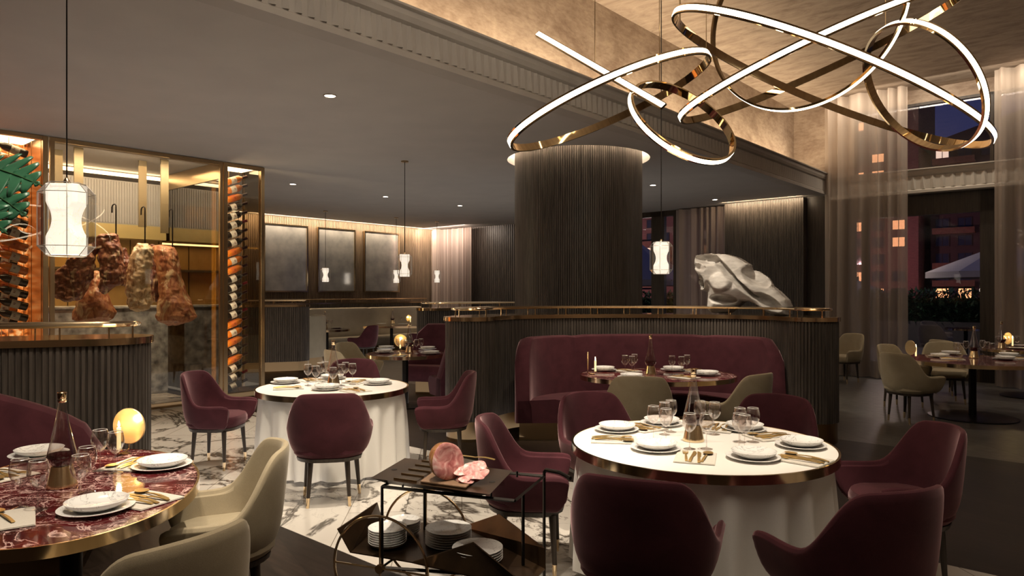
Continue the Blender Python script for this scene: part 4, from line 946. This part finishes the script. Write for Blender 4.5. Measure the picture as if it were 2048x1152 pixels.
def meat(name, px, X, secs, thick, mk, label, hook, seed, ribs=False):
    t_ = (px-1024)/F; D = X/(CA*t_-SA); o0 = PD(px, 540, D); e = empty(name, o0); rnd = random.Random(seed); rs = []
    S = []
    for i in range(len(secs)-1):
        for k in range(5):
            q = k/5; S.append([a+(b-a)*q for a, b in zip(secs[i], secs[i+1])])
    S.append(list(secs[-1])); n = 30
    wob = [rnd.uniform(0, 6) for _ in range(6)]
    for idx, (y, l, r_) in enumerate(S):
        z = (540-y)/F*D; xm = ((l+r_)/2-px)/F*D; hw = (r_-l)/2/F*D; th = min(thick, hw*1.0); f = idx/(len(S)-1); ring = []
        for j in range(n):
            a = 2*pi*j/n; bump = 1+.05*sin(3*a+wob[0]+f*5)+.035*sin(5*a+wob[1]-f*9)+.02*sin(11*a+f*21+wob[2])
            if ribs and sin(a) < 0: bump += .05*sin(f*34)
            zz = z+.015*sin(2*a+wob[3])+(.035*(cos(a))*ribs)
            ring.append((xm+hw*bump*cos(a)*abs(cos(a))**-.15 if abs(cos(a)) > .05 else xm+hw*cos(a), th*bump*sin(a), zz))
        rs.append(ring)
    m0 = [sum(p[k] for p in rs[0])/n for k in range(3)]; m1 = [sum(p[k] for p in rs[-1])/n for k in range(3)]
    cap0 = [tuple(m0[k]+(p[k]-m0[k])*.6+(0, 0, .02)[k] for k in range(3)) for p in rs[0]]; cap1 = [tuple(m1[k]+(p[k]-m1[k])*.6-(0, 0, .025)[k] for k in range(3)) for p in rs[-1]]
    rs = [cap0]+rs+[cap1]
    fo = MB().rings(rs).build('flesh', mt[mk], e, sub=2)
    tx = bpy.data.textures.get('meat_lumps') or bpy.data.textures.new('meat_lumps', 'CLOUDS'); tx.noise_scale = .09; tx.noise_depth = 3
    dm = fo.modifiers.new('lumps', 'DISPLACE'); dm.texture = tx; dm.strength = .035 if mk == 'leg' else .065; dm.mid_level = .5; dm.texture_coords = 'LOCAL'
    tag(e, label, 'meat', 'hanging cuts of meat')
    if hook:
        hx, hy = hook; hr = (hx-px)/F*D; zt = (540-hy)/F*D; zb = (540-secs[0][0])/F*D-.03
        o = MB().tube([(hr-.055, 0, zt-.10), (hr-.055, 0, zt-.02), (hr-.04, 0, zt+.01), (hr-.015, 0, zt+.02), (hr, 0, zt), (hr, 0, zt-.04), (hr, 0, zb), (hr-.01, 0, zb-.07), (hr-.05, 0, zb-.09), (hr-.08, 0, zb-.04)], .0095, 8).build('meat_hook', 'blacksteel', loc=o0)
        tag(o, 'dark steel hook holding the %s' % label.split(',')[0], 'hook', 'meat hooks')
meat('rib_rack', 150, -10.75, [(492, 172, 186), (515, 140, 190), (540, 118, 188), (565, 106, 182), (585, 104, 172), (598, 125, 165)], .13, 'rib', 'dark rack of ribs hanging leftmost in the cabinet, behind the large pendant', None, 2, True)
meat('cured_ham', 195, -11.0, [(545, 182, 202), (575, 172, 208), (600, 160, 218), (622, 152, 229), (636, 149, 224), (642, 160, 205)], .20, 'leg', 'bell shaped brown ham hanging low behind the ribs', None, 3)
meat('rib_cut', 215, -10.55, [(472, 196, 232), (480, 191, 236), (505, 196, 243), (530, 201, 246), (555, 202, 248), (572, 199, 243), (580, 205, 225)], .12, 'rib', 'upright dark red rib cut, second hook from the left', (232, 411), 5, True)
meat('cured_loin', 252, -10.95, [(500, 238, 250), (525, 240, 262), (550, 240, 266), (568, 240, 256)], .10, 'dark', 'small dark cured piece hanging between the rib cut and the pale side', None, 6)
meat('pale_side', 280, -10.55, [(489, 278, 297), (500, 268, 304), (530, 260, 303), (560, 257, 299), (590, 254, 298), (610, 255, 303), (619, 262, 294)], .13, 'fat', 'pale fatty side of meat, middle hook', (290, 416), 7)
meat('dark_joint', 309, -10.95, [(492, 296, 318), (530, 297, 326), (570, 296, 325), (600, 300, 322)], .12, 'dark', 'dark joint hanging behind and between the pale side and the big ham', None, 8)
meat('cured_ham', 345, -10.62, [(494, 308, 348), (505, 305, 354), (530, 315, 358), (560, 319, 362), (590, 321, 372), (615, 317, 384), (632, 313, 391), (642, 318, 378), (647, 330, 360)], .22, 'leg', 'largest bell shaped ham, on the right hook', (345, 421), 9)

# ------------------------------------------------------------ serving trolley
g0 = (-.646, 3.48); ea_ = (.94, -.34); na_ = (.34, .94); AT = atan2(ea_[1], ea_[0])
e = empty('serving_trolley', (g0[0], g0[1], 0), AT)
L_, D_ = .70, .46; ZF = .665
f = MB()
def bar(a, b, r_=.0085): f.tube([a, b], r_, 4)
bar((0, 0, ZF), (L_, 0, ZF)); bar((L_, 0, ZF), (L_, D_, ZF)); bar((0, D_, ZF), (L_, D_, ZF)); bar((0, 0, ZF), (0, D_, ZF))
bar((0, 0, .263), (0, 0, ZF)); bar((0, D_, .263), (0, D_, ZF)); bar((L_, D_, .012), (L_, D_, ZF+.02)); bar((L_*1.0, .12, .012), (L_*1.0, .12, ZF))
bar((0, 0, .263), (L_, .12, .263)) ; bar((0, D_, .263), (L_, D_, .263))
for x, y in ((.1, .03), (.57, .03), (.1, .4), (.57, .4)): bar((x, y, ZF), (x, y, ZF+.03), .006)
f.build('frame', 'blacksteel', e, smooth=False)
h = MB().tube([(L_, D_, ZF+.02), (L_+.01, D_, ZF+.035), (L_+.10, D_-.05, ZF+.04), (L_+.17, D_-.1, ZF+.03)], .010, 8); h.build('handle', 'blacksteel', e)
for y in (-.02, D_+.02):
    wobj = MB().tube([(.263*cos(2*pi*j/72), y, .265+.258*sin(2*pi*j/72)) for j in range(72)], .0068, 8, True).build('wheel', 'brass', e)
    s_ = MB().tube([(-.258, y, .265), (.258, y, .265)], .005, 6).tube([(0, y, .008), (0, y, .52)], .005, 6); s_.build('spokes', 'brass', wobj)
    MB().tube([(0, y-.014, .265), (0, y+.014, .265)], .022, 16).build('hub', 'brassdark', wobj)
MB().tube([(0, -.02, .265), (0, D_+.02, .265)], .006, 6).build('axle', 'blacksteel', e)
# lower faceted tray (points traced as real corners in the trolley frame)
def TL(px, py, z):
    x, y, _ = PX(px, py, z); dx, dy = x-g0[0], y-g0[1]; return (dx*ea_[0]+dy*ea_[1], dx*na_[0]+dy*na_[1], z)
A_, Bp, Dp, Ep = TL(676, 1058, .42), TL(755, 1005, .45), TL(702, 1106, .30), TL(822, 1126, .30)
Cp = TL(765, 1040, .30); Fp = TL(946, 1086, .43); Gp = TL(1035, 1158, .38); Hp = TL(924, 1053, .30); Ip = TL(998, 1028, .43); Jp = TL(1088, 1096, .41); Kp = TL(1090, 1140, .32); Lp = TL(1050, 1180, .30)
def sheet(pts, name, par, th=.006):
    P = [mathutils.Vector(p) for p in pts]; nn = (P[1]-P[0]).cross(P[2]-P[0]).normalized()*th
    n = len(P); return MB().add([tuple(p) for p in P]+[tuple(p-nn) for p in P], [tuple(range(n)), tuple(reversed(range(n, 2*n)))]+[(i, (i+1) % n, n+(i+1) % n, n+i) for i in range(n)]).build(name, 'bronze', par, smooth=False)
tr = sheet([Dp, Ep, Lp, Kp, Hp, Cp], 'lower_tray', e)
sheet([Dp, Cp, Bp, A_], 'tray_flap', tr); sheet([Ep, Lp, Gp, Fp], 'tray_flap', tr); sheet([Hp, Kp, Jp, Ip], 'tray_flap', tr)
# upper tray: dark bronze plate with slanted underside
zt = .70
tl = [TL(741, 956, zt), TL(979.5, 989, zt), TL(1025, 941, zt), TL(809.6, 916, zt)]
def lerp(u, v, z=None):
    a = [tl[0][k]*(1-u)*(1-v)+tl[1][k]*u*(1-v)+tl[2][k]*u*v+tl[3][k]*(1-u)*v for k in range(3)]
    if z is not None: a[2] = z
    return tuple(a)
def patch(u0, u1, v0, v1, z0, z1, name, m, par, bev=0):
    q = [(u0, v0), (u1, v0), (u1, v1), (u0, v1)]
    return MB().add([lerp(u, v, z0) for u, v in q]+[lerp(u, v, z1) for u, v in q], [(3, 2, 1, 0), (4, 5, 6, 7), (0, 1, 5, 4), (1, 2, 6, 5), (2, 3, 7, 6), (3, 0, 4, 7)]).build(name, m, par, smooth=False, bevel=bev)
up = MB().add([lerp(u, v, zt) for u, v in ((0, 0), (1, 0), (1, 1), (0, 1))]+[lerp(u, v, zt-.03) for u, v in ((.12, .1), (.88, .1), (.88, .9), (.12, .9))], [(0, 1, 2, 3), (7, 6, 5, 4), (0, 4, 5, 1), (1, 5, 6, 2), (2, 6, 7, 3), (3, 7, 4, 0)]).build('top_tray', 'bronze', e, smooth=False)
for k in range(4): patch(.20, .38, .07+k*.215, .25+k*.215, zt+.0005, zt+.0015, 'compartment', 'darkwood', up)
for k in range(5): patch(.19, .39, .055+k*.215, .066+k*.215, zt, zt+.010, 'divider', 'brassdark', up)
patch(.42, .80, .06, .94, zt+.001, zt+.012, 'carving_board', noisy('tan_leather_board', (.16, .095, .055), (.22, .13, .075), 6, .5), up, .004)
for u, v in ((.07, .45), (.93, .45)):
    p = lerp(u, v, zt); MB().lathe([(.016, .0005), (.016, .0012)], 20, p).build('finger_hole', 'blacksteel', up)
tag(e, 'low bronze serving trolley on two large thin spoked wheels with a carving tray', 'trolley')
for px, py, z, r_, n, l, k in ((775, 1092, .304, .100, 7, 'front left stack', 1), (806, 1068, .304, .096, 5, 'back left stack', 1), (897, 1088, .304, .122, 7, 'middle stack', 0), (955, 1124, .304, .125, 6, 'right stack', 0)):
    x, y, _ = PX(px, py, z)
    for i in range(n):
        zz = z+i*(.0125 if k == 0 else .012)
        s_ = r_/.140 if k == 0 else r_/.116
        o = place('plate' if k == 0 else 'bowl', (x, y, zz), i*1.1, '%s, %sfrom the bottom of the %s on the trolley' % ('marbled white plate' if k == 0 else 'white bowl', ORD[i], l), 'plate' if k == 0 else 'bowl', 'stacked crockery on the trolley')
        o.scale = (s_, s_, .85)
# ham on the board
hx, hy, _ = PX(900, 957, zt+.012)
e = empty('carved_ham', (hx-.020, hy, zt+.012), AT-.55)
rind = meatmat('baked_ham_rind', (.10, .035, .012), (.30, .12, .035), (.45, .22, .07), 0., 14)
pink = mat('pink_ham', (.6, .3, .3), .35, coat=.3); t = NT(pink); f = t.noise(t.map(), 16, 6, 1.6); t.col(t.ramp(f, [(.30, (.40, .10, .10)), (.48, (.66, .30, .28)), (.62, (.80, .50, .46)), (.72, (.88, .74, .66))])); t.bump(f, .3, .006)
rs = []
for i in range(11):
    q = i/10; x = -.075+.095*q; rr = .092*sqrt(max(.03, 1-(1-q)**2.4))
    rs.append([(x+.04*q*0+.035*(sin(2*pi*j/28))*-.5, rr*1.0*cos(2*pi*j/28)*(1+.03*sin(3*2*pi*j/28+i*.3)), max(.002, .088+rr*.98*sin(2*pi*j/28)*(1+.03*sin(4*2*pi*j/28)))) for j in range(28)])
MB().rings(rs, True, True, False).build('rind', rind, e)
last = rs[-1]; m0 = tuple(sum(p[k] for p in last)/28 for k in range(3))
MB().rings([last]+[[(p[0]+(m0[0]+d_-p[0])*(1-f_)*0+d_, m0[1]+(p[1]-m0[1])*f_, m0[2]+(p[2]-m0[2])*f_) for p in last] for f_, d_ in ((.95, .004), (.7, .006), (.3, .003))], True, False, True).build('cut_face', pink, e)
tag(e, 'rounded baked ham with a pink cut face on the carving board', 'ham')
for k in range(9):
    rnd = random.Random(k+3); mb = MB(); n = 26; rs = []; s_ = rnd.uniform(.042, .052); ph = rnd.uniform(0, 6)
    for f_, dz in ((.05, .006), (.55, .004), (1., 0), (1., -.003), (.55, .001), (.05, .003)):
        rs.append([(s_*f_*(1+.06*sin(3*2*pi*j/n+ph))*cos(2*pi*j/n), s_*.8*f_*(1+.1*sin(4*2*pi*j/n+ph))*sin(2*pi*j/n), dz+.004*f_*sin(2*2*pi*j/n+ph)) for j in range(n)])
    mb.rings(rs); lx = hx+.070+.020*(k % 5)+rnd.uniform(-.008, .008); ly = hy-.055+.022*(k//2)*.8+rnd.uniform(-.01, .01)
    o = mb.build('ham_slice', pink, loc=(lx, ly, zt+.022+.0075*k*(.8)), rot=(rnd.uniform(.35, .75), rnd.uniform(-.25, .1), rnd.uniform(-.5, .5)))
    tag(o, 'curled pink ham slice on the carving board, %sup in the pile beside the ham' % (ORD[k] if k else 'lowest '), 'ham slice', 'carved ham slices')
kx, ky, _ = PX(950, 921, zt); o = place('knife', (kx, ky, zt+.014), AT+1.45, 'long carving knife lying behind the ham on the trolley', 'knife', None)

# ------------------------------------------------------------ carved sculpture on the booth wall
out = [(1394, 507), (1410, 504), (1432, 505), (1455, 507), (1478, 514), (1500, 528), (1503, 540), (1515, 542), (1535, 556), (1545, 572), (1560, 584), (1574, 598), (1580, 612), (1577, 629), (1552, 629), (1540, 624), (1522, 612), (1508, 604), (1492, 602), (1478, 614), (1463, 626), (1446, 628), (1428, 626), (1420, 618), (1419, 584), (1405, 582), (1399, 566), (1402, 550), (1394, 538), (1392, 520)]
# carved hollows: centre px, semi axes, angle, depth
hol = [(1421, 517, 26, 12, .22, .16), (1410, 533, 16, 8, .2, .05), (1460, 536, 46, 6.5, .80, .10), (1456, 564, 24, 20, .1, -.05), (1519, 556, 30, 13, .62, .13), (1499, 575, 34, 5, .75, .12), (1456, 598, 29, 9, .05, .12), (1545, 603, 30, 11, .55, .12), (1409, 564, 8, 14, 0, .12)]
DS = 8.5; sz = DS/F; sx = 1.147/187; px0, py0 = 1486, 629; base_z = EYE+(HZ-629.5)/F*DS
def inside(x, y):
    c = False; n = len(out)
    for i in range(n):
        (x1, y1), (x2, y2) = out[i], out[i-1]
        if (y1 > y) != (y2 > y) and x < (x2-x1)*(y-y1)/(y2-y1)+x1: c = not c
    return c
def edist(x, y):
    m = 1e9
    for i in range(len(out)):
        (x1, y1), (x2, y2) = out[i-1], out[i]; L2 = (x2-x1)**2+(y2-y1)**2; t_ = max(0, min(1, ((x-x1)*(x2-x1)+(y-y1)*(y2-y1))/L2)); m = min(m, hypot(x-x1-t_*(x2-x1), y-y1-t_*(y2-y1)))
    return m
G = 1.35; idx = {}; vf = []; vb = []
NX = int(200/G); NY = int(136/G)
cells = []
for i in range(NX):
    for j in range(NY):
        x = 1386+i*G; y = 500+j*G
        if inside(x+G/2, y+G/2): cells.append((i, j))
def vert(i, j):
    if (i, j) in idx: return idx[(i, j)]
    x = 1386+i*G; y = 500+j*G; dd = edist(x, y) if inside(x, y) else 0
    th = .06+.15*min(1, dd/26)**.6
    th += .03*sin(x*.05)*cos(y*.07)
    for hx_, hy_, a, b, an, dp in hol:
        u = ((x-hx_)*cos(an)+(y-hy_)*sin(an))/a; v = (-(x-hx_)*sin(an)+(y-hy_)*cos(an))/b; q = u*u+v*v
        if q < 1: th -= 1.9*dp*(1-q**3)
    k = len(vf); idx[(i, j)] = k; X_ = (x-px0)*sx; Z_ = (py0-y)*sz
    vf.append((X_, -.85*max(-.13, th), Z_)); vb.append((X_, .17, Z_)); return k
fs = []; edges = {}
for i, j in cells:
    q = [vert(i, j), vert(i+1, j), vert(i+1, j+1), vert(i, j+1)]; fs.append(q)
    for a, b in zip(q, q[1:]+q[:1]): edges[(a, b)] = 1
nf = len(vf); mb = MB(); mb.v = vf+vb; mb.f = [tuple(q) for q in fs]+[tuple(a+nf for a in reversed(q)) for q in fs]
for (a, b) in edges:
    if (b, a) not in edges: mb.f.append((b, a, a+nf, b+nf))
o = mb.build('carved_sculpture', 'sculpt', loc=(2.79, 8.53, 1.362), rot=-.661)
sm = o.modifiers.new('soften', 'SMOOTH'); sm.factor = .5; sm.iterations = 4
tag(o, 'whitewashed abstract wooden sculpture with carved hollows, standing on the curved booth wall', 'sculpture')

# ------------------------------------------------------------ monstera plant at the left edge
e = empty('potted_monstera', (-2.35, 2.35, 0))
MB().lathe([(.17, 0), (.21, .05), (.24, .42), (.23, .44), (.21, .44), (.20, .38), (.0, .37)], 32).build('pot', 'pot', e)
def leaf(px, py, d, ln, ang, droop, seed):
    """base at photo px, axis direction angle in the picture plane"""
    rnd = random.Random(seed); bx, bd, bz = PD(px, py, d); b = mathutils.Vector((bx+2.35, bd-2.35, bz)); ux = mathutils.Vector((cos(ang), -.25, -sin(ang))); ux.normalize()
    vz = (mathutils.Vector((sin(ang)*.9, .55, cos(ang)*.9))); vz = (vz-ux*vz.dot(ux)).normalized(); nz = ux.cross(vz).normalized(); vs_ = []; fs_ = []; n = 90
    side = []
    for sgn in (1, -1):
        pts = []
        for i in range(n+1):
            t_ = i/n; w_ = ln*.40*(sin(pi*min(1, t_*.88+.12))**.8)*(1-.3*t_)
            fr_ = (t_*5.2+.25) % 1; lob = 1 if t_ < .08 else max(.22, min(1, sin(pi*fr_)**.55*1.05)); pts.append((t_*ln*.93+w_*.45*lob, sgn*w_*lob))
        side.append(pts)
    mb = MB(); axis = []
    for i in range(n+1): axis.append((i/n*ln, 0))
    def P3(x, y, up=0): return tuple(b+ux*x+vz*y+nz*(abs(y)*.10+up)-mathutils.Vector((0, 0, droop*(x/ln)**2*ln+abs(y)*.12)))
    for pts in side:
        rows = []
        for i in range(n+1): rows.append([P3(axis[i][0]*.93+(pts[i][0]-axis[i][0]*.93)*q, pts[i][1]*q, .012*sin(pi*q)*ln) for q in (0, .35, .7, 1)])
        mb.rings(rows, False)
    o = mb.build('leaf', 'leaf', e); s_ = o.modifiers.new('thickness', 'SOLIDIFY'); s_.thickness = .0015
    mid = mathutils.Vector((.0, .0, .9)); st = [tuple(mathutils.Vector((0, 0, .38)).lerp(b, q)+mathutils.Vector((-.05, .02, .06))*sin(pi*q)) for q in (0, .2, .4, .6, .8, 1)]
    MB().tube(st, .006, 7).build('stem', 'stem', e); MB().tube([P3(q*ln, 0, .002) for q in (0, .3, .6, .98)], .002, 5).build('midrib', 'stem', o)
leaf(-36, 330, 2.4, .27, .22, .10, 1)
leaf(-48, 368, 2.48, .26, .40, .12, 2)
leaf(-70, 398, 2.3, .22, .55, .05, 4)
tag(e, 'potted plant whose split green leaves reach in at the left edge of the photo', 'plant')
